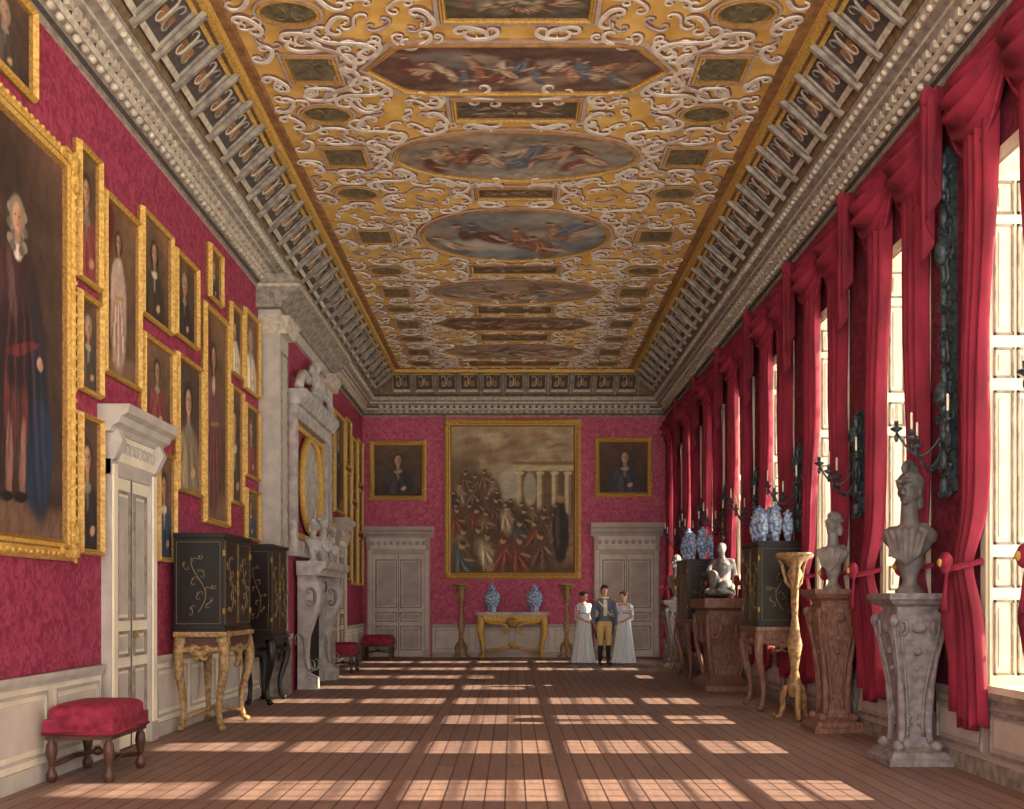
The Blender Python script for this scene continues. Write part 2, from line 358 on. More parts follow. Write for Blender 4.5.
def allegory(w,h,seed,tone='8a8684',dark=.0):
    rng=np.random.RandomState(seed); A=w/h
    def f(U,Vv):
        x=(U-.5)*A;y=Vv-.5; n=fbm(x*4,y*4,rng)
        img=S01(tone)[None,:]*(1+.25*n[:,None]-dark); 
        x,y=warp(x,y,rng,.03,7); x,y=warp(x,y,rng,.012,22)
        for i in range(22):
            img=mx(img,em(x,y,rng.uniform(-A/2,A/2),rng.uniform(-.45,.45),rng.uniform(.12,.4),rng.uniform(.04,.12),rng.uniform(-.3,.3),.5)*.55,S01(['cfc2b0','8c9094','bca088','8c705c','5c4c44'][rng.randint(5)])*(1-dark))
        for i in range(int(7*A)):
            cx=-A*.40+A*.80*(i+rng.rand())/(7*A);cy=rng.uniform(-.24,.14);s=rng.uniform(.07,.10);r=rng.uniform(-1.2,1.2)
            c=S01(['8c5040','c09474','ccb294','707a88','a06c54','d4c4a8','6a4030'][rng.randint(7)])*(1-dark*.6)
            img=mx(img,em(x,y,cx+.02,cy-.02,s*.95,s*2.1,r,.3)*.7,S01('4a3830'))
            img=mx(img,em(x,y,cx,cy,s*.7,s*1.9,r,.2),c*.85)
            for q in range(3): img=mx(img,em(x,y,cx+(-.3+.3*q)*s,cy,s*.12,s*1.5,r+.2*(q-1),.4)*.6,(c*1.3+.05) if q%2==0 else c*.55)
            ex=cx-math.sin(r)*s*2.2; ey=cy+math.cos(r)*s*2.2
            img=mx(img,em(x,y,ex,ey,s*.34,s*.42,0,.15),(.80,.62,.50)); img=mx(img,em(x,y,cx+s,cy-s*.5,s*1.3,s*.22,-r,.2),(.80,.62,.50)); img=mx(img,em(x,y,ex,ey+s*.25,s*.36,s*.22),(.32,.22,.16))
        return np.clip(img*(1+.1*n[:,None]),0,1)
    return f
def tolin(a): return np.where(a<=.04045,a/12.92,((a+.055)/1.055)**2.4)
def canvas(mb,u0,u1,z0,z1,n,fn,dx=36,dz=40):
    nx=max(14,int((u1-u0)*dx)); nz=max(18,int((z1-z0)*dz))
    o=mb.sheet(lambda s,t:(u0+(u1-u0)*s,n,z0+(z1-z0)*t),nx,nz,canvasm,False)
    g=np.array([(i/nx,j/nz) for j in range(nz+1) for i in range(nx+1)])
    mb.cols[o]=tolin(fn(g[:,0],g[:,1])).astype(np.float32)
def painting(name,wall,u0,u1,z0,z1,fn,fw=.09,off=0,dx=44,dz=56,orn=False):
    mb=MB(WM(wall,off)); 
    prof=[(0,.002),(0,.035),(.18,.07),(.36,.085),(.52,.06),(.62,.065),(.8,.05),(1.0,.022)]
    loops=[[(u0+d*fw,n,z0+d*fw),(u1-d*fw,n,z0+d*fw),(u1-d*fw,n,z1-d*fw),(u0+d*fw,n,z1-d*fw)] for d,n in prof]
    for i in range(len(prof)-1):
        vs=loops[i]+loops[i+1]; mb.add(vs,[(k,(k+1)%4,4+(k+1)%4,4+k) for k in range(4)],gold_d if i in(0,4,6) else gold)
    if orn:
        st=.09
        for a,b,fx in((u0,u1,0),(z0,z1,1)):
            k=int((b-a)/st)
            for i in range(k+1):
                p=a+(b-a)*i/k
                for e in(0,1):
                    if fx==0: mb.ell((p,.08,(z0+fw*.3) if e==0 else (z1-fw*.3)),(.02,.018,.022),gold,6,4)
                    else: mb.ell(((u0+fw*.3) if e==0 else (u1-fw*.3),.08,p),(.022,.018,.02),gold,6,4)
        for a,sa in((u0+fw*.45,1),(u1-fw*.45,-1)):
            for b,sb in((z0+fw*.45,1),(z1-fw*.45,-1)):
                mb.ell((a,.08,b),(fw*.42,.035,fw*.42),gold,10,6)
                scroll(mb,0,(a+sa*fw*.9,b),fw*.45,0,lambda x,z:(x,.09,z),gold,.018,sb); scroll(mb,0,(a,b+sb*fw*.9),fw*.45,pi/2,lambda x,z:(x,.09,z),gold,.018,-sa)
    g=fw*.98
    canvas(mb,u0+g,u1-g,z0+g,z1-g,.023,fn,dx,dz)
    return mb.build(name)
# ============================================================ ROOM SHELL
mb=MB(); mb.box(-WL-.5,WR+.6,YF,YB+.5,-.2,0,floorm); mb.build('floor')
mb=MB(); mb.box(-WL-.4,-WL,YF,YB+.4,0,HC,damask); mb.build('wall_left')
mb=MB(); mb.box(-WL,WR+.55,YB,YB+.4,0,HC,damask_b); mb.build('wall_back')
mb=MB(); mb.box(-WL-.4,WR+.55,YF,YB+.4,HC,HC+.2,ochre); mb.build('ceiling')
EDG=[8.15+2.25*k for k in range(-3,8)]; WW=1.0; ZS,ZT=.74,4.95; TH=.55
mb=MB(WM('R'))
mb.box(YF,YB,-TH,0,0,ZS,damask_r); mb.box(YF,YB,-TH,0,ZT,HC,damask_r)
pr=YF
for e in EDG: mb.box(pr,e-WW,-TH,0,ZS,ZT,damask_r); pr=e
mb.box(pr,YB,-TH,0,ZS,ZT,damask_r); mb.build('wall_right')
def panel_rect(mb,u0,u1,z0,z1,n,mat,t=.02,bw=.03):
    mb.box(u0,u1,n,n+t,z0,z0+bw,mat);mb.box(u0,u1,n,n+t,z1-bw,z1,mat)
    mb.box(u0,u0+bw,n,n+t,z0+bw,z1-bw,mat);mb.box(u1-bw,u1,n,n+t,z0+bw,z1-bw,mat)
for i,e in enumerate(EDG):
    mb=MB(WM('R')); a=e-WW
    mb.box(e-.03,e-.001,-TH+.02,.02,ZS,ZT,cream); mb.box(a+.001,a+.03,-TH+.02,.02,ZS,ZT,cream)
    mb.box(a,e,-TH+.02,.05,ZS-.04,ZS+.02,cream); mb.box(a,e,-TH+.02,.02,ZT-.03,ZT-.001,cream)
    zz=[(.84,1.45),(1.55,1.8),(1.9,3.15),(3.25,3.5),(3.6,4.5),(4.58,4.85)]
    for z0,z1 in zz:
        for (q,d) in((e-.03,-1),(a+.03,1)):
            for(b0,b1) in((-.36,-.2),(-.17,-.01)):
                x0,x1=min(q,q+d*.018),max(q,q+d*.018)
                mb.box(x0,x1,b0,b1,z0,z0+.02,stone);mb.box(x0,x1,b0,b1,z1-.02,z1,stone);mb.box(x0,x1,b0,b0+.015,z0,z1,stone);mb.box(x0,x1,b1-.015,b1,z0,z1,stone)
                mb.box(min(q,q+d*.012),max(q,q+d*.012),b0+.04,b1-.04,z0+.06,z1-.06,mauve_l)
    mb.box(a-.09,a,0,.04,ZS,ZT+.09,cream);mb.box(e,e+.09,0,.04,ZS,ZT+.09,cream);mb.box(a,e,0,.04,ZT,ZT+.09,cream)
    y0,y1=-.46,-.41
    mb.box(a+.03,a+.07,y0,y1,ZS,ZT,cream);mb.box(e-.07,e-.03,y0,y1,ZS,ZT,cream)
    G=(ZT-ZS)/5
    for k in range(6): mb.box(a+.03,e-.03,y0,y1,max(ZS,ZS+k*G-.045),min(ZT,ZS+k*G+.045),cream)
    for k in range(5):
        for q in(1,2): mb.box(a+.03,e-.03,y0+.01,y1-.01,ZS+(k+q/3)*G-.01,ZS+(k+q/3)*G+.01,cream)
    for k in range(1,4): mb.box(a+WW*k/4-.012,a+WW*k/4+.012,y0+.01,y1-.01,ZS,ZT,cream)
    mb.build('window_%d'%(i+1))
def dado(mb,u0,u1,h=.86,mat=cream,mat2=greyp):
    mb.box(u0,u1,0.001,.03,.0,h,mat); mb.box(u0,u1,0.001,.07,h-.05,h+.0,mat2); mb.box(u0,u1,0.001,.05,h-.09,h-.05,mat2)
    mb.box(u0,u1,0.001,.06,0,.14,mat2)
    n=max(1,round((u1-u0)/1.0)); w=(u1-u0)/n
    for k in range(n):
        a=u0+k*w+.07;b=u0+(k+1)*w-.07; panel_rect(mb,a,b,.2,h-.14,.03,mat2,.02,.025); mb.box(a+.07,b-.07,.03,.04,.27,h-.21,mauve_l)
mb=MB(WM('L')); 
for a,b in((YF,9.18),(10.52,14.98),(19.42,21.1),(22.5,YB)): dado(mb,a,b)
mb.build('baseboard_left')
mb=MB(WM('B')); dado(mb,-2.02,2.02,.84,mauve_l,mauve); mb.build('baseboard_back')
mb=MB(WM('R')); dado(mb,YF,YB,.70,mauve,stone); mb.build('baseboard_right')
def Usweep(mb,prof,mat):
    vs=[];
    for d,z in prof: vs+=[(-WL+d,YF,z),(-WL+d,YB-d,z),(WR-d,YB-d,z),(WR-d,YF,z)]
    fs=[(j*4+k,j*4+k+1,(j+1)*4+k+1,(j+1)*4+k) for j in range(len(prof)-1) for k in range(3)]
    mb.add(vs,fs,mat)
mb=MB()
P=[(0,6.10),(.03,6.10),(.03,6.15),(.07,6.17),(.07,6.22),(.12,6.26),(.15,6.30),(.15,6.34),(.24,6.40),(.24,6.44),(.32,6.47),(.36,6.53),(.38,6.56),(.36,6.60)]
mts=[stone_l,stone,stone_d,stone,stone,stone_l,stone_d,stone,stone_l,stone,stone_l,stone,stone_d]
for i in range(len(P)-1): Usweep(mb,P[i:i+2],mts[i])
cove=[(.36,6.60),(.42,6.74),(.52,6.88),(.68,7.0),(.86,7.06)]
for i in range(4): Usweep(mb,cove[i:i+2],bronze)
Usweep(mb,[(.86,7.06),(.86,7.03),(.93,7.03),(.95,7.10)],gold)
Usweep(mb,[(.95,7.095),(1.05,7.08),(1.08,7.095)],cbrown)
def along(step,y0=3.0):
    out=[]
    y=y0
    while y<YB-.5: out.append(('L',y));out.append(('R',y)); y+=step
    x=-WL+.5
    while x<WR-.45: out.append(('B',x)); x+=step
    return out
for w,u in along(.16,4.5):
    mb.M=WM(w); mb.box(u-.045,u+.045,.12,.2,6.30,6.37,stone_l)
    mb.ell((u,.1,6.22),(.05,.04,.035),stone_l,6,4)
for w,u in along(.13,4.5):
    mb.M=WM(w); mb.ell((u,.335,6.50),(.045,.04,.035),stone_l,6,4)
mb.M=Matrix(); mb.build('cornice',recalc=False)
mb=MB()
for w,u in along(.56,4.2):
    if w=='B' and (u<-WL+.9 or u>WR-.9): continue
    if w!='B' and u>YB-1.0: continue
    mb.M=WM(w)
    def tc(a,b,h=0):
        d=.37+.50*b; z=6.63+.43*math.sin(b*pi/2*.95)
        return (a,d+h*.6,z-h*.8)
    def strip(a0,a1,b0,b1,h,mat):
        q=[tc(a0,b0,0),tc(a1,b0,0),tc(a1,b1,0),tc(a0,b1,0),tc(a0,b0,h),tc(a1,b0,h),tc(a1,b1,h),tc(a0,b1,h)]
        mb.add(q,[(4,5,6,7),(0,1,5,4),(1,2,6,5),(2,3,7,6),(3,0,4,7)],mat)
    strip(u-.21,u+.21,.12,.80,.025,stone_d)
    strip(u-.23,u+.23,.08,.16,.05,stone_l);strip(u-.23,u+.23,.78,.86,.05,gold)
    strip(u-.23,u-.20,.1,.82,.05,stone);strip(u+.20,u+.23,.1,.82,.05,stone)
    strip(u-.13,u+.13,.30,.62,.045,cbrown)
    scroll(mb,0,(u-.07,.5),.11,pi/2,lambda a,b:tc(a,.5+(b-.5)*2.0,.05),stone_l,.011)
    scroll(mb,0,(u+.07,.5),.11,pi/2,lambda a,b:tc(a,.5+(b-.5)*2.0,.05),stone,.011,-1)
    strip(u+.255,u+.305,.0,1.0,.06,stone)
mb.M=Matrix(); mb.build('trim_1')
# ============================================================ CEILING DECORATION
CX=.05
def ceil(x,y,h=0): return (CX+x,y,HC-.002-h)
panels=[('rect',9.45,.68,.24,1),('hex',10.63,1.56,.45,2),('rect',11.5,.68,.20,3),('oval',12.72,1.5,.66,4),('rect',13.85,.5,.14,5),('oval',15.5,1.4,1.05,6),
 ('rect',17.05,.7,.18,7),('oval',18.3,1.5,.66,8),('rect',19.4,.7,.22,9),('hex',20.4,1.56,.45,10),('rect',21.45,.7,.22,11),('oval',22.7,1.5,.66,12),('rect',23.8,1.2,.2,13),('oval',8.1,1.5,.6,14)]
def loopfor(kind,hx_,hy_,k=0):
    if kind=='oval': return [((hx_+k)*math.cos(a),(hy_+k)*math.sin(a)) for a in [2*pi*i/48 for i in range(48)]]
    if kind=='hex':
        c=.35; X=hx_+k;Y=hy_+k; return [(-X,0),(-X+c,Y*.9),(-X+c+.25,Y),(X-c-.25,Y),(X-c,Y*.9),(X,0),(X-c,-Y*.9),(X-c-.25,-Y),(-X+c+.25,-Y),(-X+c,-Y*.9)]
    X=hx_+k;Y=hy_+k; return [(-X,-Y),(-X,Y),(X,Y),(X,-Y)]
mb=MB(); occ=[]
def framedpanel(kind,cx,cy,a,b,seed,small=False):
    rings=[(0,.012),(.012,.03),(.03,.04),(.045,.03),(.06,.035),(.075,.02),(.12,.02),(.13,0)] if not small else [(0,.01),(.02,.03),(.05,.03),(.06,.02),(.09,.02),(.1,0)]
    L=[[ceil(cx+p[0],cy+p[1],h) for p in loopfor(kind,a,b,k)] for k,h in rings]
    n=len(L[0])
    for i in range(len(rings)-1):
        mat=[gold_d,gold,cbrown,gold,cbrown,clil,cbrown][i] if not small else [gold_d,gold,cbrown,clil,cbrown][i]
        mb.add(L[i]+L[i+1],[(k,(k+1)%n,n+(k+1)%n,n+k) for k in range(n)],mat,kind=='oval')
    if small:
        mb.add([ceil(cx+p[0],cy+p[1],.012) for p in loopfor(kind,a,b)],[tuple(range(n))],cdark)
        scroll(mb,0,(cx-a*.3,cy),b*.6,pi/2,lambda x,y:ceil(x,y,.02),bronze,.006); scroll(mb,0,(cx+a*.3,cy),b*.6,pi/2,lambda x,y:ceil(x,y,.02),bronze,.006,-1)
    else:
        nr=34 if kind!='rect' else 10; m=240
        lp=loopfor(kind,a,b); pts=[]
        for i in range(m):
            t=i/m*len(lp); k=int(t); fr=t-k; p=lp[k%len(lp)];q=lp[(k+1)%len(lp)]; pts.append((p[0]+(q[0]-p[0])*fr,p[1]+(q[1]-p[1])*fr))
        vs=[];uv=[]
        for j in range(nr+1):
            for p in pts: vs.append(ceil(cx+p[0]*j/nr,cy+p[1]*j/nr,.012)); uv.append((.5+.5*p[0]*j/nr/a,.5-.5*p[1]*j/nr/b))
        fs=[(j*m+k,j*m+(k+1)%m,(j+1)*m+(k+1)%m,(j+1)*m+k) for j in range(nr) for k in range(m)]
        o=mb.add(vs,fs,canvasm); g=np.array(uv)
        tone={'hex':'6a4e44','rect':'6a6048','oval':'988a7a'}[kind] if seed!=6 else '7c8084'
        mb.cols[o]=tolin(allegory(a*2,b*2,seed*7+3,tone,.25 if kind=='rect' else .06)(g[:,0],g[:,1])).astype(np.float32)
    occ.append((cx,cy,a+.13,b+.13,kind))
for k,cy,a,b,sd in panels: framedpanel(k,0,cy,a,b,sd)
for cy in(8.1,10.63,12.72,15.5,18.3,20.4,22.7):
    for s in(-1,1): framedpanel('rect',s*2.17,cy,.22,.22,0,True)
for cy in(9.6,11.6,13.85,17.1,19.35,21.55,23.8):
    for s in(-1,1): framedpanel('oval',s*2.2,cy,.25,.17,0,True)
mb.build('ceiling_painting',recalc=True)
mb=MB()
def free(x,y,m):
    for cx,cy,a,b,k in occ:
        dx,dy=abs(x-cx),abs(y-cy)
        if k=='rect':
            if dx<a+m and dy<b+m: return False
        else:
            if (dx/(a+m))**2+(dy/(b+m))**2<1: return False
    return True
up=lambda x,y:ceil(x,y,.012)
up2=lambda x,y:ceil(x,y,.002)
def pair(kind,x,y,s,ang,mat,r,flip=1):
    scroll(mb,kind,(x+.012,y-.018),s,ang,up2,cshade_boss,r*1.2,flip,4,.5); scroll(mb,kind,(-x+.012,y-.018),s,pi-ang,up2,cshade_boss,r*1.2,-flip,4,.5)  # flat brown copies, shifted sideways: shadow painted beneath each scroll
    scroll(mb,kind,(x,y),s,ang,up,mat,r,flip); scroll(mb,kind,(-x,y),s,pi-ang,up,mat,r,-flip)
rg=random.Random(3)
for cx,cy,a,b,k in occ:
    if cx<0: continue
    n=16 if a>1 else 8 if a>.4 else 6
    for i in range(n):
        t=2*pi*(i+.5)/n; 
        if cx==0 and math.cos(t)<0: continue
        px=cx+(a+.12)*math.cos(t); py=cy+(b+.11)*math.sin(t)
        if k=='rect': px=cx+(a+.10)*max(-1,min(1,1.3*math.cos(t))); py=cy+(b+.10)*max(-1,min(1,1.3*math.sin(t)))
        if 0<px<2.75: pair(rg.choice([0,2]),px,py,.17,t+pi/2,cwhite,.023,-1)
y=7.6
row=0
while y<24.3:
    x=.18+(.14 if row%2 else 0)
    while x<2.75:
        jx=x+rg.uniform(-.05,.05); jy=y+rg.uniform(-.05,.05)
        if free(jx,jy,.06):
            a_=rg.uniform(0,2*pi); k_=rg.choice([0,1,2,3]); s_=rg.uniform(.10,.16); f_=rg.choice([-1,1])
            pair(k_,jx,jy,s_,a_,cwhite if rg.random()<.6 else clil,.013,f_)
            if rg.random()<.35:
                for sx in(-1,1): mb.ell(up(sx*jx,jy),(.04,.04,.012),rg.choice([cwhite,cshade_boss,clil]),6,4)
        x+=.33
    y+=.31; row+=1
for i,(cx,cy,a,b,k) in enumerate(occ):
    if cx==0 and a>1:
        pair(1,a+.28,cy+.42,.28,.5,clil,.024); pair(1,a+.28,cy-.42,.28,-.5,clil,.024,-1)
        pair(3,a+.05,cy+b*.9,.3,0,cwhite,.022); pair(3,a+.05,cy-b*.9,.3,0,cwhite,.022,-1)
mb.build('ceiling_arabesque',recalc=False)
# ============================================================ DOORS
def door(name,wall,u0,u1,zh,zt,mat,mat2):
    mb=MB(WM(wall)); w=.2; a=u0+w;b=u1-w; dz=zh
    mb.box(a,b,0.001,.05,0.02,dz,mat)
    mid=(a+b)/2
    for (p,q) in((a+.06,mid-.04),(mid+.04,b-.06)):
        for (z0,z1) in((.18,.8),(.9,1.15),(1.25,dz-.12)):
            panel_rect(mb,p,q,z0,z1,.05,stone,.02,.03); mb.box(p+.06,q-.06,.05,.062,z0+.06,z1-.06,mat2)
    mb.ell((mid+.03,.09,1.1),(.025,.03,.025),iron,8,6); mb.box(mid-.006,mid+.006,.05,.06,0.02,dz,stone_d)
    for (p,q) in((u0+.05,a),(b,u1-.05)):
        mb.box(p,q,0.001,.09,0,dz+.14,mat2); mb.box(p+.03,q-.03,.09,.11,.2,dz+.1,mat); mb.box(p-.02,q+.0,0.001,.11,0,.2,mat2)
    mb.box(u0+.05,u1-.05,0.001,.092,dz,dz+.14,mat2)
    fz=dz+.14; hh=zt-fz
    mb.box(u0+.08,u1-.08,0.001,.1,fz,fz+hh*.55,mat); 
    for k in range(9): 
        uu=u0+.2+(u1-u0-.4)*k/8; mb.ell((uu,.1,fz+hh*.28),(.06,.03,.06),mat2,8,5)
    prof=[(0.001,fz+hh*.5),(.12,fz+hh*.5),(.14,fz+hh*.6),(.2,fz+hh*.66),(.22,fz+hh*.78),(.28,fz+hh*.84),(.3,zt),(0.001,zt)]
    mb.prism(prof,u0-.04,u1+.04,mat2)
    for s,uu in((0,u0+.1),(1,u1-.1)): mb.prism([(0.001,fz-.05),(.12,fz),(.2,fz+hh*.35),(.16,fz+hh*.55),(0.001,fz+hh*.55)],uu-.05,uu+.05,mat2)
    mb.build(name)
door('door_1','L',9.2,10.48,2.62,3.25,cream,greyp)
door('door_2','L',21.15,22.45,2.5,3.2,cream,greyp)
door('door_3','B',-3.72,-2.03,2.6,3.3,mauve_l,mauve)
door('door_4','B',2.03,3.78,2.6,3.4,mauve_l,mauve)
# ============================================================ PAINTINGS
painting('full_length_portrait','L',6.25,8.58,1.78,5.25,grand_portrait(),.18,dx=85,dz=85,orn=True)
LP=[(7.0,7.88,5.36,6.08,0,0),(8.64,9.13,4.25,5.45,1,0),(8.66,9.15,3.28,4.16,2,0),(8.67,9.16,1.85,3.1,3,0),
(9.19,10.09,3.55,5.25,4,1),(10.13,11.05,4.36,5.46,5,0),(10.16,11.1,3.22,4.2,6,0),(10.58,11.15,1.86,3.05,7,0),
(11.15,11.95,4.42,5.40,8,0),(11.2,12.13,2.68,4.25,9,0),(12.4,12.95,5.22,5.9,20,0),(13.33,13.95,4.5,5.45,11,0),
(13.33,13.95,2.75,4.35,12,0),(14.02,14.85,4.42,5.58,13,0),(14.05,14.85,3.2,4.25,14,0),(14.1,14.85,2.3,3.05,15,0)]
robes={4:'a88c7c',1:'7a3030',12:'3a3020'}
for u0,u1,z0,z1,sd,fu in LP:
    painting('portrait_painting','L',u0,u1,z0,z1,portrait(u1-u0,z1-z0,40+sd,bool(fu),robes.get(sd)),.06)
painting('full_length_portrait','L',12.2,13.26,2.4,5.12,portrait(1.06,2.7,77,True,'5e3032'),.085)
sd=100
for a,b,rows in((19.55,20.35,[(1.95,3.1),(3.2,4.5),(4.6,5.6)]),(20.45,21.05,[(1.9,3.1),(3.3,4.4),(4.5,5.5)]),(21.15,22.4,[(3.35,5.5)]),(22.55,23.3,[(1.9,3.2),(3.3,4.4),(4.5,5.6)]),(23.4,24.2,[(1.8,3.7),(3.8,5.3)]),(24.3,25.1,[(1.8,3.0),(3.1,4.2),(4.3,5.4)])):
    for z0,z1 in rows: sd+=1; painting('portrait_painting','L',a,b,z0,z1,portrait(b-a,z1-z0,sd,(z1-z0)>1.8),.07,dx=24,dz=30)
painting('history_painting','B',-1.72,1.75,1.98,6.04,history(3.2,3.8,5),.19,dx=64,dz=64,orn=True)
painting('portrait_painting','B',-3.62,-2.17,3.98,5.5,portrait(1.3,1.3,300,False,'2c2628'),.14,orn=True)
painting('portrait_painting','B',2.10,3.56,4.06,5.58,portrait(1.3,1.3,305,False,'302c38'),.14,orn=True)
# ============================================================ CHIMNEY BREAST
B0,B1,BN=15.0,19.4,.27
mb=MB(WM('L')); mb.box(B0,B1,.001,BN,0,ZC-.06,damask)
for a,b in((B0-.01,B0+.55),(B1-.55,B1+.01)):
    mb.box(a,b,.001,BN+.05,0,5.55,greyp); panel_rect(mb,a+.08,b-.08,1.1,5.2,BN+.05,stone,.02,.03)
    mb.box(a-.03,b+.03,.001,BN+.1,0,.9,stone); mb.box(a-.04,b+.04,.001,BN+.12,.86,.93,greyp)
    mb.loft([(.28,0),(.3,.1),(.36,.2),(.36,.25)],stone_l,((a+b)/2,BN/2+.11,5.45),1,.65)
mb.box(B0-.03,B1+.03,.001,BN+.06,5.62,5.82,greyp)
mb.prism([(.001,5.8),(BN+.1,5.8),(BN+.12,5.88),(BN+.22,5.95),(BN+.26,6.02),(BN+.36,6.08),(BN+.38,6.2),(BN+.2,6.3),(.001,6.3)],B0-.18,B1+.1,stone)
mb.box(B0-.2,B1+.12,.001,BN+.39,6.1,6.14,stone_l)
mb.build('chimney_breast')
mb=MB(WM('L',BN+.055)); c0,c1=16.2,18.4
S=[(0,0),(.30,0),(.30,.18),(.16,.25),(.13,.5),(.16,.85),(.26,1.15),(.36,1.4),(.38,1.6),(.30,1.78),(.26,1.85),(0,1.85)]
for a,b in((c0,c0+.3),(c1-.3,c1)):
    mb.prism(S,a,b,marble)
    for q in(a-.01,b+.01):
        scroll(mb,2,(.22,1.5),.14,pi/2,lambda x,z,q=q:(q,x,z),marble_m,.02,1,6); scroll(mb,1,(.12,.6),.3,pi/2,lambda x,z,q=q:(q,x,z),marble_m,.02,1,6,.8,.6)
mb.box(c0+.3,c1-.3,0,.12,1.35,1.85,marble); mb.box(c0+.3,c0+.5,0,.1,0,1.35,marble);mb.box(c1-.5,c1-.3,0,.1,0,1.35,marble)
mb.box(c0+.5,c1-.5,0,.02,0,1.35,blackm); mb.ell(((c0+c1)/2,.14,1.6),(.3,.06,.16),marble_g)
for s in(-1,1): scroll(mb,1,((c0+c1)/2+s*.5,1.6),.2,0,lambda x,z:(x,.13,z),marble_g,.02,s,6)
mb.prism([(0,1.85),(.36,1.85),(.4,1.93),(.46,1.97),(.48,2.08),(0,2.08)],c0-.1,c1+.1,marble)
mb.build('chimneypiece')
mb=MB(WM('L',BN)); o0,o1=15.8,18.6
mb.box(o0,o0+.16,.002,.12,2.41,4.34,marble);mb.box(o1-.16,o1,.002,.12,2.41,4.34,marble);mb.box(o0-.02,o1+.02,.002,.14,4.34,4.549,marble); mb.box(o0-.02,o1+.02,.002,.14,2.15,2.41,marble)
panel_rect(mb,o0+.2,o1-.2,2.45,4.3,0.002,gold,.07,.09)
m_=(o0+o1)/2
mb.tube([(m_+.8*math.cos(t),.08,3.4+.8*math.sin(t)) for t in [2*pi*i/32 for i in range(33)]],.06,gold,8)
disc=[(m_+.76*math.cos(2*pi*i/32),.06,3.4+.76*math.sin(2*pi*i/32)) for i in range(32)]
mb.add(disc,[tuple(range(32))],marble)
mb.prism([(0.002,4.55),(.2,4.55),(.3,4.7),(.3,4.78),(0.002,4.78)],o0-.08,o1+.08,marble)
for s in(-1,1):
    mb.tube([(m_+s*(1.4-1.1*t),.16,4.82+.55*t+.12*math.sin(t*pi*2)) for t in [i/12 for i in range(13)]],.075,marble,8)
    scroll(mb,2,(m_+s*.3,5.3),.15,0,lambda x,z:(x,.16,z),marble,.03,s,6)
vs,fs=fuse([('e',(0,.14,.3),(.16,.12,.3)),('e',(0,.15,.68),(.09,.09,.12)),('c',(.1,.14,.5),.06,(.4,.14,.35),.04),('c',(-.1,.14,.5),.06,(-.4,.14,.3),.04),('c',(0,.14,.1),.12,(.35,.14,.02),.07),('c',(0,.14,.1),.12,(-.35,.14,.02),.07)],.02,3)
mb.M=WM('L',BN)@Matrix.Translation((m_,0.02,4.78)); mb.add(vs,fs,marble,True); mb.M=WM('L',BN)
mb.build('overmantel')
# ============================================================ BUSTS
def bustparts(helmet,rng):
    p=[('e',(0,0,.42),(.18,.12,.15)),('c',(-.14,0,.45),.078,(.14,0,.45),.078),('e',(0,0,.27),(.11,.09,.14)),('c',(0,.01,.5),.08,(0,-.01,.72),.062),
    ('e',(0,.0,.83),(.085,.108,.12)),('e',(0,-.045,.755),(.056,.058,.052)),('c',(0,-.11,.84),.012,(0,-.135,.795),.02),('c',(-.048,-.09,.855),.016,(.048,-.09,.855),.016),
    ('c',(-.022,-.10,.76),.012,(.022,-.10,.76),.012),('e',(0,-.088,.725),(.025,.025,.02)),('e',(.086,.01,.81),(.014,.025,.035)),('e',(-.086,.01,.81),(.014,.025,.035))]
    for i in range(7):
        a=-.17+.055*i; p.append(('c',(a,-.06-.03*math.cos(a*8),.50),.022,(a*.55+.02,-.115,.24+.02*abs(i-3)),.024))
    p+=[('e',(.13,-.09,.50),(.035,.03,.035)),('c',(-.16,.02,.5),.045,(.1,.06,.52),.045)]
    if helmet:
        p+=[('e',(0,.02,.88),(.105,.13,.10)),('c',(-.06,-.11,.895),.014,(.06,-.11,.895),.014),('c',(0,-.12,.89),.03,(0,-.18,.88),.016),
            ('c',(0,.12,.92),.045,(0,.17,.72),.05)]+[('e',(0,.02+.15*math.sin(t),.93+.10*math.cos(t)),(.024,.045,.045)) for t in(-.9,-.5,0,.5,.9,1.3)]
    else:
        for i in range(30):
            a=rng.uniform(0,2*pi);t=rng.uniform(.1,1.4)
            x=.085*math.cos(a)*math.cos(t);y=.02+.11*math.sin(a)*math.cos(t);z=.85+.11*math.sin(t)
            if y<-.05 and z<.92: continue
            p.append(('e',(x,y,z),(.03,.03,.03)))
        p+=[('e',(0,.09,.78),(.06,.06,.08)),('e',(.08,.04,.75),(.03,.04,.08)),('e',(-.08,.04,.75),(.03,.04,.08))]
    return p
BU={}
def bust(name,x,y,z,H,ang,mat,helmet=False):
    if helmet not in BU: BU[helmet]=fuse(bustparts(helmet,random.Random(5)),.009,1)
    vs,fs=BU[helmet]; mb=MB(Matrix.Translation((x,y,z))@Matrix.Rotation(ang,4,'Z')@Matrix.Scale(H,4))
    mb.add(vs,fs,mat,True); mb.lathe([(.11,0),(.11,.03),(.08,.05),(.055,.09),(.06,.13),(.075,.16)],mat,(0,0,0),20)
    mb.build(name)
bust('marble_bust',-3.27,16.45,2.081,.72,.9,marble); bust('marble_bust',-3.27,17.3,2.081,.85,.9,marble); bust('marble_bust',-3.27,18.15,2.081,.72,.9,marble)
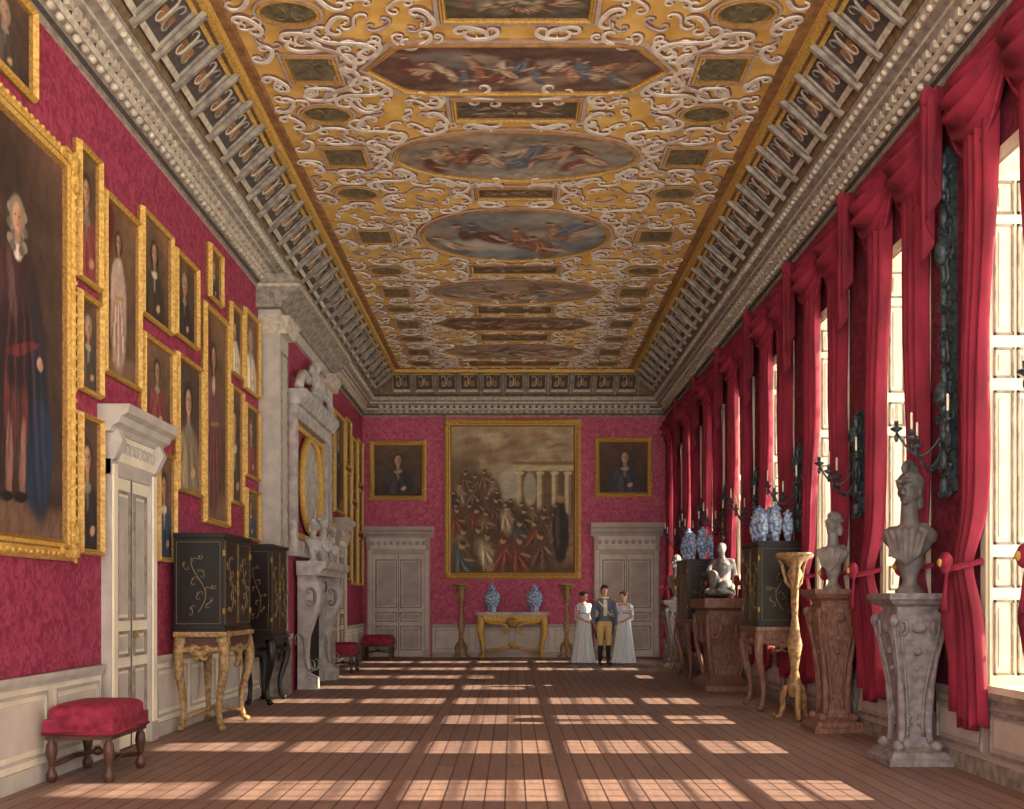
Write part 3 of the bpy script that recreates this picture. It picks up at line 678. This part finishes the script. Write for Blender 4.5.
def pedestal(name,x,y,h,w,mat,mat2,ang=0):
    mb=MB(Matrix.Translation((x,y,0))@Matrix.Rotation(ang,4,'Z')); k=w/2
    body=[(.50,.10),(.42,.16),(.40,.24),(.42,.34),(.48,.46),(.58,.58),(.70,.70),(.78,.78),(.80,.83),(.76,.87),(.66,.90)]
    mb.loft([(k*1.05,0),(k*1.05,.05),(k*.95,.07),(k*.88,.11)]+[(k*a,h*b) for a,b in body]+[(k*.70,h*.92),(k*.92,h*.94),(k*.98,h*.955),(k*1.05,h*.965),(k*1.05,h)],mat)
    def br(b):
        b=max(.10,min(.90,b))
        for (a0,b0),(a1,b1) in zip(body,body[1:]):
            if b0<=b<=b1: return a0+(a1-a0)*(b-b0)/(b1-b0)
        return .5
    for s in(-1,1):
        for t in(-1,1):
            Q=[i/20 for i in range(21)]
            mb.tube([(s*k*(br(.12+.74*q)+.03),t*k*(br(.12+.74*q)+.03),h*(.12+.74*q)) for q in Q],[.028+.012*math.sin(q*pi*2) for q in Q],mat2,8)
            for ax in(0,1):
                def F(a,b,s=s,t=t,ax=ax):
                    n=t*(k*br(b/h)+.012); return (a,n,b) if ax==0 else (n,a,b)
                mb.tube([F(s*k*(br(.16+.66*q)-.16)*1.0,h*(.16+.66*q)) for q in Q],.014,mat2,6)
                scroll(mb,2,(s*k*.52,h*.80),k*.22,pi/2,F,mat2,.016,-s,6)
                scroll(mb,0,(s*k*.17,h*.25),k*.16,pi/2,F,mat2,.014,s,6)
            mb.ell((s*k*.84,t*k*.84,h*.84),(.045,.045,.06),mat2,8,6); mb.ell((s*k*.62,t*k*.62,.16),(.06,.06,.05),mat2,8,6)
    for d in(-1,1):
        for q,(rx,rz) in((.80,(.16,.10)),(.66,(.10,.07)),(.56,(.06,.05))):
            mb.ell((0,d*(k*br(q)),h*q),(k*rx*1.6,.03,k*rz*2),mat2,10,6); mb.ell((d*(k*br(q)),0,h*q),(.03,k*rx*1.6,k*rz*2),mat2,10,6)
    mb.build(name)
pedestal('carved_pedestal',3.57,8.98,1.51,.54,greycarve,greycarve); bust('helmeted_bust',3.57,8.98,1.511,1.12,-.75,marble_g,True)
pedestal('carved_pedestal',3.58,11.15,1.57,.54,wood_r,wood_r); bust('marble_bust',3.58,11.15,1.571,.88,-.9,marble_m)
pedestal('carved_pedestal',3.54,21.6,1.45,.6,greycarve,greycarve); bust('marble_bust',3.54,21.6,1.451,1.0,-.9,marble_m)
mb=MB(Matrix.Translation((3.45,16.5,0)))
mb.loft([(.38,0),(.38,.08),(.3,.14),(.22,.24),(.2,.4),(.23,.7),(.3,1.0),(.34,1.2),(.32,1.28),(.4,1.33),(.4,1.48)],wood_r,(0,0,0),1,1.7)
for t in(-1,1):
    for s in(-1,1):
        scroll(mb,2,(s*.2,1.0),.16,pi/2,lambda a,b,t=t:(a,t*(.45+.1*(b-.2)),b),wood_r,.03,-s,6)
        mb.tube([(s*(.2+.13*math.sin(q*1.7)),t*(.34+.22*math.sin(q*1.7)),.12+1.1*q) for q in [i/12 for i in range(13)]],.04,wood_r,8)
    mb.ell((0,t*.56,1.12),(.15,.05,.12),wood_r,10,6)
for q in(-.4,0,.4): scroll(mb,2,(q,.95),.17,pi/2,lambda a,b:(-.31,a,b),wood_r,.03,1,6)
mb.build('carved_console_pedestal')
vs,fs=fuse([('e',(0,0,.07),(.26,.6,.07)),('e',(0,.28,.18),(.2,.22,.16)),('e',(0,.08,.2),(.15,.18,.12)),('c',(0,.15,.26),.13,(0,.3,.52),.14),('c',(-.14,.3,.6),.06,(.14,.32,.6),.06),
('c',(0,.31,.6),.055,(-.02,.28,.72),.05),('e',(-.03,.26,.80),(.075,.09,.105)),('c',(-.05,.18,.8),.012,(-.06,.165,.78),.016),('e',(-.02,.31,.83),(.08,.08,.09)),
('c',(-.16,.3,.58),.055,(-.22,.1,.42),.045),('c',(-.22,.1,.42),.045,(-.12,-.06,.4),.035),('e',(-.11,-.09,.4),(.04,.05,.03)),
('c',(.15,.33,.58),.055,(.18,.5,.38),.045),('c',(.18,.5,.38),.045,(.08,.5,.16),.04),
('c',(-.08,.05,.22),.1,(-.1,-.25,.38),.075),('c',(-.1,-.25,.38),.07,(-.1,-.42,.1),.045),('c',(-.1,-.42,.09),.04,(-.12,-.55,.07),.03),
('c',(.08,.05,.2),.1,(.06,-.32,.2),.07),('c',(.06,-.32,.2),.065,(.02,-.56,.1),.045),('c',(.02,-.56,.1),.04,(.0,-.66,.12),.03),
('c',(-.15,.05,.15),.05,(-.2,-.25,.1),.05),('c',(.1,.1,.2),.06,(.2,-.2,.1),.05)],.014,3)
mb=MB(Matrix.Translation((3.45,16.5,1.481))@Matrix.Scale(1.02,4)@Matrix.Rotation(-.3,4,'Z')); mb.add(vs,fs,marble_g,True); mb.build('reclining_statue')
# ============================================================ FURNITURE
def stool(x0,x1,y0,y1,h):
    mb=MB(); cx,cy=(x0+x1)/2,(y0+y1)/2; ax,ay=(x1-x0)/2,(y1-y0)/2
    mb.ell((cx,cy,h-.12),(ax,ay,.12),crim,32,12,.42); mb.loft([(1,h-.24),(1,h-.12)],crim,(cx,cy,0),ax*.97,ay*.97)
    mb.tube([(cx+sx*ax*.97,cy+sy*ay*.97,h-.23) for sx,sy in((-1,-1),(1,-1),(1,1),(-1,1),(-1,-1))],.014,crim_d,6)
    mb.loft([(1,h-.28),(1,h-.22)],wood_d,(cx,cy,0),ax*.93,ay*.93)
    for sx in(-1,1):
        for sy in(-1,1):
            mb.lathe([(.03,0),(.042,.03),(.045,.06),(.03,.09),(.022,.12),(.032,.17),(.045,.24),(.038,.3),(.022,.33),(.036,.36),(.036,h-.24)],wood_d,(cx+sx*(ax-.06),cy+sy*(ay-.06),0),12)
        mb.tube([(cx+sx*(ax-.06),cy-ay+.06,.13),(cx+sx*(ax-.1),cy,.16),(cx+sx*(ax-.06),cy+ay-.06,.13)],.02,wood_d,8)
    mb.tube([(cx-ax+.08,cy,.16),(cx,cy,.2),(cx+ax-.08,cy,.16)],.02,wood_d,8); mb.ell((cx,cy,.2),(.04,.04,.04),wood_d,8,6)
    mb.build('upholstered_stool')
stool(-3.725,-3.15,7.9,8.7,.62); stool(-3.7,-3.12,19.75,20.6,.6); stool(-3.66,-2.9,24.25,24.95,.6)
def lacq_cab(wall,u0,u1,n0,n1,zs,zt,smat):
    mb=MB(WM(wall))
    mb.box(u0-.03,u1+.03,n0,n1+.03,zs-.05,zs,smat); mb.box(u0+.03,u1-.03,n0+.03,n1-.02,zs-.2,zs-.05,smat)
    for f,a,b in((lambda x,z:(x,n1,z),u0,u1),(lambda x,z:(u0+.02,x,z),n0,n1)):
        m=(a+b)/2
        for s in(-1,1): scroll(mb,1,(m+s*(b-a)*.22,zs-.2),(b-a)*.2,0,f,smat,.028,s,6)
        scroll(mb,0,(m,zs-.2),.09,0,f,smat,.03,1,6)
    for uu,su in((u0+.06,-1),(u1-.06,1)):
        for nn,sn in((n0+.06,-.4),(n1-.05,1)):
            P=[];R=[]
            for i in range(15):
                t=i/14; bo=.06*math.sin(t*2*pi*.95); P.append((uu+su*bo*.7,nn+sn*bo*.7,(zs-.08)*(1-t)+.04)); R.append(.05*(1-t)**.8+.018+.012*(t>.92))
            mb.tube(P,R,smat,8); mb.ell((uu+su*.01,nn+sn*.01,.035),(.045,.045,.035),smat,8,6); mb.ell((uu+su*.04,nn+sn*.04,zs-.2),(.05,.05,.07),smat,8,6)
    if smat is gilt_o:
        mb.tube([(u0+.08,n0+.08,.14),((u0+u1)/2,(n0+n1)/2,.22),(u1-.08,n1-.08,.14)],.022,smat,8); mb.tube([(u0+.08,n1-.08,.14),((u0+u1)/2,(n0+n1)/2,.22),(u1-.08,n0+.08,.14)],.022,smat,8)
        mb.box(u0+.025,u1-.025,n0+.02,n1+.005,zs-.16,zs-.06,wood_d)
    mb.box(u0,u1,n0,n1-.02,zs,zt-.04,lacq); mb.box(u0-.025,u1+.025,n0,n1+.01,zt-.05,zt,lacq); mb.box(u0-.015,u1+.015,n0,n1,zs,zs+.05,lacq)
    m=(u0+u1)/2
    mb.box(u0+.01,m-.005,n1-.02,n1-.005,zs+.07,zt-.07,lacq); mb.box(m+.005,u1-.01,n1-.02,n1-.005,zs+.07,zt-.07,lacq)
    rr=random.Random(9)
    def motif(f,a,b):
        mm=(a+b)/2; w=(b-a)/2; H=zt-zs
        mb.tube([f(mm+w*.3*math.sin(t*5),zs+.2*H+.55*H*t) for t in [i/16 for i in range(17)]],.005,lgold,4)
        for i in range(8):
            t=i/7; x=mm+w*.3*math.sin(t*5); z=zs+.22*H+.52*H*t; s=1 if i%2 else -1
            scroll(mb,rr.choice([0,1]),(x+s*w*.25,z),w*.18,rr.uniform(0,3),f,lgold,.004,s)
            p=f(x+s*w*.32,z+.02); mb.ell(p,(.011,.011,.013),lgold,6,4)
        for (p,q,r_) in((a+.03,b-.03,zs+.09),(a+.03,b-.03,zt-.1)): mb.tube([f(p,r_),f(q,r_)],.003,lgold,4)
        for q in(a+.03,b-.03): mb.tube([f(q,zs+.09),f(q,zt-.1)],.003,lgold,4)
    motif(lambda x,z:(u0-.003,x,z),n0,n1-.02); motif(lambda x,z:(x,n1-.003,z),u0,m); motif(lambda x,z:(x,n1-.003,z),m,u1)
    for dz_ in(-.1,0,.1): mb.ell((m,n1,(zs+zt)/2+dz_),(.05,.012,.04),iron,8,6)
    for q in(u0+.02,u1-.02):
        for z in(zs+.2,zt-.25): mb.box(q-.03,q+.03,n1-.02,n1+.005,z,z+.06,iron)
    mb.build('lacquer_cabinet_on_stand')
lacq_cab('L',11.0,12.1,.08,.64,1.1,2.19,gilt_o)
lacq_cab('L',13.75,14.7,.1,.5,.95,2.22,lacq)
lacq_cab('R',13.0,13.9,.08,.70,1.1,2.22,wood_r)
lacq_cab('R',18.3,19.5,.08,.70,1.1,2.2,wood_r)
def vase(x,y,z,H,k=1):
    mb=MB(); h=H
    mb.lathe([(.13*h*k,0),(.15*h*k,.02*h),(.14*h*k,.06*h),(.2*h*k,.2*h),(.29*h*k,.4*h),(.3*h*k,.55*h),(.24*h*k,.68*h),(.12*h,.76*h),(.1*h,.8*h),(.15*h,.84*h),(.15*h,.86*h),(.12*h,.9*h),(.04*h,.94*h),(.045*h,.98*h),(.01*h,1.0*h)],porc,(x,y,z),24)
    mb.build('porcelain_vase')
for x,y,h in((3.30,13.12,.40),(3.46,13.12,.5),(3.62,13.12,.42),(3.32,13.42,.5),(3.34,13.74,.42),(3.5,13.6,.5)): vase(x,y,2.221,h,.6)
for x,y,h in((3.32,18.4,.5),(3.5,18.4,.6),(3.68,18.4,.5),(3.34,18.9,.6),(3.34,19.3,.5)): vase(x,y,2.201,h,.6)
def torchere(x,y,H,mat=gilt_o,w=1):
    mb=MB(); h=H
    mb.lathe([(.20*w,h),(.22*w,h-.03),(.2*w,h-.06),(.1*w,h-.1),(.06*w,h-.18),(.09*w,h-.26),(.05*w,h-.36),(.035*w,h*.62),(.06*w,h*.52),(.085*w,h*.45),(.06*w,h*.37),(.04*w,h*.3),(.075*w,h*.22),(.09*w,h*.18),(.05*w,h*.14)],mat,(x,y,0),20)
    for k in range(3):
        a=2*pi*k/3+.5; 
        mb.tube([(x+math.cos(a)*r_,y+math.sin(a)*r_,z_) for r_,z_ in((.04,h*.2),(.1,h*.19),(.15,h*.14),(.14,h*.08),(.17,.05),(.22,.03),(.25,.05),(.23,.075))],[.04,.045,.04,.035,.03,.03,.025,.02],mat,8)
        mb.tube([(x+math.cos(a)*r_*w,y+math.sin(a)*r_*w,z_) for r_,z_ in((.04,h-.42),(.1,h-.36),(.12,h-.26),(.15,h-.14),(.19,h-.06))],.02,mat,8)
    mb.build('gilt_torchere')
torchere(3.42,12.1,2.02,gilt_o,1.05); torchere(-1.27,24.95,1.86); torchere(1.36,24.95,1.86); torchere(3.45,20.5,1.9)
mb=MB(WM('B')); mb.box(-.9,.92,.08,.68,1.08,1.15,marble); mb.box(-.84,.86,.1,.64,.9,1.08,gold)
for s in(-1,1):
    scroll(mb,1,(.01+s*.42,.88),.3,0,lambda x,z:(x,.64,z),gold,.04,s,6); mb.ell((.01,.66,.9),(.16,.05,.12),gold)
    for nn,sn in((.16,-.3),(.58,1)):
        P=[];R=[]
        for i in range(15):
            t=i/14; bo=.06*math.sin(t*2*pi*.9); P.append((.01+s*(.76+bo*.6),nn+sn*bo*.4,.95*(1-t)+.04)); R.append(.07*(1-t)+.035)
        mb.tube(P,R,gold,8); mb.ell((.01+s*.76,nn,.05),(.08,.08,.05),gold,8,6)
    mb.tube([(.01+s*.74,.5,.15),(.01+s*.3,.45,.22),(.01,.4,.3)],.04,gold,8)
mb.ell((.01,.4,.32),(.1,.08,.1),gold); mb.build('gilt_console_table')
vase(-.5,24.98,1.151,.72); vase(.56,24.98,1.151,.72)
# ============================================================ CURTAINS
def curtain(name,uc,lean):
    mb=MB(WM('R')); zt_,zb=5.72,.42; zk=1.72; k=5; ph=random.uniform(0,6)
    def fn(s,t):
        z=zt_+(zb-zt_)*t
        if z>zk: q=(z-zk)/(zt_-zk); w=.17+.28*q**.7
        else: q=(zk-z)/(zk-zb); w=.17+.26*q**.5
        g=math.exp(-((z-zk)/.3)**2); q2=max(0,(z-zk)/(zt_-zk))
        u=uc+(s-.5)*w-lean*.16*q2+lean*.05*g+.02*math.sin(z*3+ph)
        n=.10+.055*math.cos(2*pi*k*s+ph+.5*math.sin(z*2))*(1-.4*g)+.06*math.sin(pi*s)+.05*g
        if t>.985: z+=.04*math.sin(2*pi*2*s)
        return(u,n,z)
    mb.sheet(fn,44,60,crim_d)
    u=uc+lean*.05; mb.tube([(u-.12,.06,zk+.05),(u-.11,.26,zk),(u,.31,zk-.02),(u+.11,.26,zk),(u+.12,.06,zk+.05)],.026,crim,8)
    mb.ell((u,.31,zk+.04),(.09,.05,.09),crim,12,8); mb.ell((u,.36,zk+.04),(.035,.02,.035),gold,10,6)
    mb.tube([(u,.30,zk-.02),(u+.02,.31,zk-.25),(u+.02,.31,zk-.36)],[.012,.02,.04],crim_d,8)
    mb.tube([(u+.1,.2,zk-.1),(u+.13,.22,zk-.4),(u+.1,.18,zk-.8),(u+.12,.16,zk-1.2)],[.05,.07,.06,.07],crim_d,8)
    mb.build(name,solid=.006,recalc=False)
def swag(uc,hw):
    mb=MB(WM('R')); zt_=5.86
    for (c,w,dr) in((uc-hw*.5,hw*.56,.62),(uc+hw*.5,hw*.56,.62)):
        def fn(s,t):
            sn=math.sin(pi*s)
            z=zt_-t*(dr*sn**.8+.16)-.05*t*abs(s-.5)
            n=.12+.22*sn*math.sin(pi*min(1,t*1.1))+.04*math.cos(t*5*2*pi)*(.3+sn)
            return(c+(s-.5)*2*w,n,z)
        mb.sheet(fn,26,30,crim_d)
        mb.tube([(c+(s-.5)*2*w,.14,zt_-(dr*math.sin(pi*s)**.8+.16)-.05*abs(s-.5)) for s in [i/26 for i in range(27)]],.016,crim,6)
    mb.box(uc-hw*1.05,uc+hw*1.05,.01,.13,5.84,5.96,crim_d)
    mb.build('window_swag',solid=.006,recalc=False)
def tail(uc):
    mb=MB(WM('R'))
    def fn(s,t):
        L=.75+.75*(1-abs(2*s-1)); z=5.88-L*t; w=.34*(1-.25*t)
        return(uc+(s-.5)*w,.2+.05*math.cos(2*pi*4*s)+.06*math.sin(pi*s),z)
    mb.sheet(fn,32,16,crim_d)
    mb.ell((uc,.26,5.86),(.09,.06,.09),crim,12,8)
    mb.build('curtain_tail',solid=.006,recalc=False)
for e in EDG[2:]:
    curtain('curtain',e+.08,1); curtain('curtain',e-WW-.10,-1)
    swag(e-WW/2,.98)
for e in EDG[1:-1]: tail(e+.625)
def girandole(u,nseg):
    mb=MB(WM('R')); f=lambda x,z:(u+x,.1,z)
    for i in range(nseg):
        z=2.45+i*.235; s=.14 if i in(2,3,9) else .10
        for d in(-1,1): scroll(mb,[0,2,1][i%3],(d*s*.55,z),s,pi/2+.3*d,f,silver,.017,-d,6)
        mb.ell((u,.11,z),(.04,.04,.1),silver,8,6)
    for z in(3.25,4.5,5.1): 
        if z<2.45+nseg*.235: mb.ell((u,.13,z),(.08,.06,.12),silver,10,8)
    mb.box(u-.025,u+.025,0.001,.1,2.4,2.36+nseg*.235,silver)
    for a,r_,zz in((-70,.34,2.95),(-25,.40,2.82),(25,.40,2.95),(70,.34,2.82)):
        A=math.radians(a); du,dn=math.sin(A),math.cos(A)
        mb.tube([(u+du*r_*t,.1+dn*r_*t,zz-.22*math.sin(pi*t)*1.0) for t in [i/10 for i in range(11)]],.011,silver,6)
        c=(u+du*r_,.1+dn*r_,zz); mb.lathe([(.015,0),(.055,.03),(.05,.04),(.015,.05),(.02,.1)],silver,c,10); mb.lathe([(.012,.1),(.011,.24),(.003,.25)],wax,c,8)
        mb.ell((c[0],c[1],c[2]-.05),(.02,.02,.04),silver,6,5)
    mb.build('candle_girandole')
for i,e in enumerate(EDG[2:-1]): girandole(e+.625,13 if i<2 else 5)
# ============================================================ PEOPLE
def hand(mb,w,d,side,mat):
    w=Vector(w); d=Vector(d).normalized(); sd=Vector((0,-1,0)); sd=(sd-d*sd.dot(d)).normalized(); n=d.cross(sd)
    p=[('c',tuple(w),.026,tuple(w+d*.03),.026)]
    for i in range(4):
        o=sd*(.027-.018*i); L=[.07,.08,.075,.058][i]
        b=w+d*.075+o; p.append(('c',tuple(w+d*.02+o*.7),.014,tuple(b),.012))
        k=b+d*L*.5+n*side*.006; e=k+d*L*.42+n*side*.022; p+=[('c',tuple(b),.0095,tuple(k),.009),('c',tuple(k),.009,tuple(e),.007)]
    b=w+d*.02+sd*.025; k=b+d*.035+sd*.028; p+=[('c',tuple(b),.013,tuple(k),.011),('c',tuple(k),.011,tuple(k+d*.035+sd*.005),.008)]
    vs,fs=fuse(p,.0055,1); mb.add(vs,fs,mat,True)
def headparts(z,y=0,s=1):
    return [('e',(0,y,z),(.074*s,.092*s,.108*s)),('e',(0,y-.04,z-.06),(.05*s,.05*s,.05*s)),('c',(0,y-.09,z+.015),.009,(0,y-.108,z-.018),.015),('c',(-.04,y-.078,z+.03),.012,(.04,y-.078,z+.03),.012),
      ('c',(-.018,y-.086,z-.052),.009,(.018,y-.086,z-.052),.009),('e',(0,y-.075,z-.085),(.022,.02,.018)),('e',(.075*s,y,z),(.01,.02,.03)),('e',(-.075*s,y,z),(.01,.02,.03))]
def face(mb,z,y=0):
    for s in(-1,1): mb.ell((s*.03,y-.083,z+.008),(.014,.009,.008),marble,8,6); mb.ell((s*.03,y-.091,z+.008),(.006,.004,.006),hairm,6,4)
    mb.ell((0,y-.096,z-.052),(.022,.005,.007),crim,8,4)
def man(x,y,ang):
    mb=MB(Matrix.Translation((x,y,0))@Matrix.Rotation(ang,4,'Z'))
    p=[('e',(0,0,.95),(.165,.115,.13)),('e',(0,0,1.12),(.14,.105,.16)),('e',(0,0,1.3),(.175,.12,.18)),('c',(-.15,0,1.42),.065,(.15,0,1.42),.065),('c',(0,.01,1.42),.06,(0,0,1.57),.052)]
    for s,fy in((-1,-.03),(1,.03)):
        p+=[('c',(s*.09,0,.9),.095,(s*.1,fy-.01,.5),.062),('c',(s*.1,fy-.01,.5),.06,(s*.1,fy+.02,.3),.058),('c',(s*.1,fy+.02,.3),.058,(s*.105,fy+.03,.1),.042),
            ('c',(s*.105,fy+.04,.05),.042,(s*.125,fy-.15,.038),.034),
            ('c',(s*.2,0,1.4),.062,(s*.27,.03,1.13),.048),('c',(s*.27,.03,1.13),.047,(s*.24,-.08,.9),.034)]
    p+=headparts(1.67)
    def mf(c):
        if c.z<.44: return boot
        if c.z<.98 and abs(c.x)<.2 : return buff
        if c.z>1.5: return skin
        if abs(c.x)<.045 and c.y<-.05 and c.z>1.1: return wax
        return coat
    vs,fs=fuse(p,.012,2); mb.add(vs,fs,coat,True,mf)
    def fn(s,t):
        a=-.25*pi+ (1.5*pi)*s; r=.155+.05*t+.01*math.cos(s*30)
        return (r*1.15*math.cos(a),r*.95*math.sin(a)+.02*t,1.08-(.52*math.sin(max(0,min(1,(s-.08)/.84))*pi)**.6+.02)*t)
    mb.sheet(fn,30,10,coat)
    hv,hf=fuse([('e',(0,.015,1.70),(.084,.1,.1)),('e',(0,.05,1.64),(.078,.065,.09)),('c',(.06,-.04,1.74),.03,(-.05,-.06,1.76),.03),('c',(.078,.0,1.68),.018,(.078,-.01,1.63),.012),('c',(-.078,.0,1.68),.018,(-.078,-.01,1.63),.012)],.01,2); mb.add(hv,hf,hairm,True)
    face(mb,1.67)
    mb.tube([(.08*math.cos(t),.07*math.sin(t),1.5) for t in [2*pi*i/16 for i in range(17)]],.022,wax,8)
    mb.tube([(-.15,-.06,1.42),(-.02,-.135,1.28),(.12,-.11,1.1)],.02,wax,6)
    for s in(-1,1):
        mb.lathe([(.042,-.03),(.045,.03)],coat,(s*.242,-.075,.92),12); hand(mb,(s*.24,-.09,.885),(s*-.1,-.35,-1),s,skin); mb.ell((s*.2,0,1.46),(.07,.06,.03),gold,10,6)
    mb.build('gentleman',recalc=True)
def woman(x,y,ang,seed,hm):
    mb=MB(Matrix.Translation((x,y,0))@Matrix.Rotation(ang,4,'Z'))
    p=[('e',(0,0,1.22),(.135,.1,.13)),('e',(.055,-.06,1.22),(.055,.05,.055)),('e',(-.055,-.06,1.22),(.055,.05,.055)),('c',(-.12,0,1.34),.05,(.12,0,1.34),.05),('c',(0,.01,1.34),.045,(0,0,1.46),.04),('e',(0,0,1.05),(.12,.09,.12))]
    for s in(-1,1): p+=[('c',(s*.16,0,1.32),.045,(s*.2,.02,1.08),.036),('c',(s*.2,.02,1.08),.036,(s*.13,-.16,.98),.025)]
    p+=headparts(1.54,0,.93)
    def mf(c):
        if c.z>1.33 and abs(c.x)<.13: return skin
        if abs(c.x)<.15 and c.y>-.13 : return dressm
        return dressm if c.z>1.22 else skin
    vs,fs=fuse(p,.011,2); mb.add(vs,fs,dressm,True,mf)
    rr=random.Random(seed); ph=rr.uniform(0,6)
    mb.lathe([(.125,1.17),(.13,1.13),(.145,.98),(.165,.8),(.185,.6),(.21,.4),(.235,.2),(.26,.06),(.265,.015)],dressm,(0,.02,0),60,1,1.1,lambda a,z:1+.09*(1-z/1.2)*math.cos(11*a+ph)+.04*(1-z/1.2)*math.cos(5*a))
    mb.tube([(.135*math.cos(t),.11*math.sin(t),1.15) for t in [2*pi*i/20 for i in range(21)]],.012,porc,6)
    for s in(-1,1): mb.ell((s*.165,0,1.31),(.062,.06,.07),dressm,12,8); hand(mb,(s*.125,-.17,.975),(-s*.6,-.6,-.3),s,skin)
    hv,hf=fuse([('e',(0,.02,1.575),(.078,.09,.09)),('e',(0,.1,1.6),(.045,.05,.045)),('e',(.06,-.03,1.58),(.03,.04,.04)),('e',(-.06,-.03,1.58),(.03,.04,.04)),('c',(-.04,-.055,1.62),.022,(.04,-.055,1.62),.022)],.009,2); mb.add(hv,hf,hm,True)
    face(mb,1.54)
    mb.sheet(lambda s,t:(.2*math.cos(pi*s)*(1+.1*t),.06+.13*math.sin(pi*s)+.012*math.cos(t*20),1.33-.25*math.sin(pi*s)*.6-.22*t),20,8,dressm)
    mb.build('lady')
man(2.06,22.3,.15); woman(1.66,23.05,.7,1,hairm); woman(2.56,22.95,-.7,2,hairb)
# ============================================================ LIGHT, WORLD, CAMERA
sc=bpy.context.scene
w=bpy.data.worlds.new('daylight'); sc.world=w; w.use_nodes=True; nt=w.node_tree; bg=nt.nodes['Background']
tc=nt.nodes.new('ShaderNodeTexCoord'); sp=nt.nodes.new('ShaderNodeSeparateXYZ'); nt.links.new(tc.outputs['Generated'],sp.inputs[0])
r=nt.nodes.new('ShaderNodeValToRGB'); mr=nt.nodes.new('ShaderNodeMapRange'); mr.inputs[1].default_value=-1; mr.inputs[2].default_value=1
nt.links.new(sp.outputs[2],mr.inputs[0]); nt.links.new(mr.outputs[0],r.inputs[0]); nt.links.new(r.outputs[0],bg.inputs[0])
r.color_ramp.elements[0].position=.44; r.color_ramp.elements[0].color=(1,.93,.78,1)
r.color_ramp.elements[1].position=.52; r.color_ramp.elements[1].color=(.46,.455,.44,1)
bg.inputs[1].default_value=11.5
L=bpy.data.lights.new('sun','SUN'); L.energy=18; L.angle=.012; L.color=(1,.82,.56)
lo=bpy.data.objects.new('sun',L); sc.collection.objects.link(lo); lo.location=(12,12,10)
el=math.atan(.624); lo.rotation_euler=Vector((-math.cos(el),0,-math.sin(el))).to_track_quat('-Z','Y').to_euler()
cam=bpy.data.cameras.new('camera'); co=bpy.data.objects.new('camera',cam); sc.collection.objects.link(co)
co.location=(0,0,1.45); co.rotation_euler=(pi/2,0,0); cam.lens=35.16; cam.sensor_width=36; cam.shift_y=.191; cam.clip_end=200
sc.camera=co
sc.view_settings.view_transform='Standard'; sc.view_settings.look='None'; sc.view_settings.exposure=0
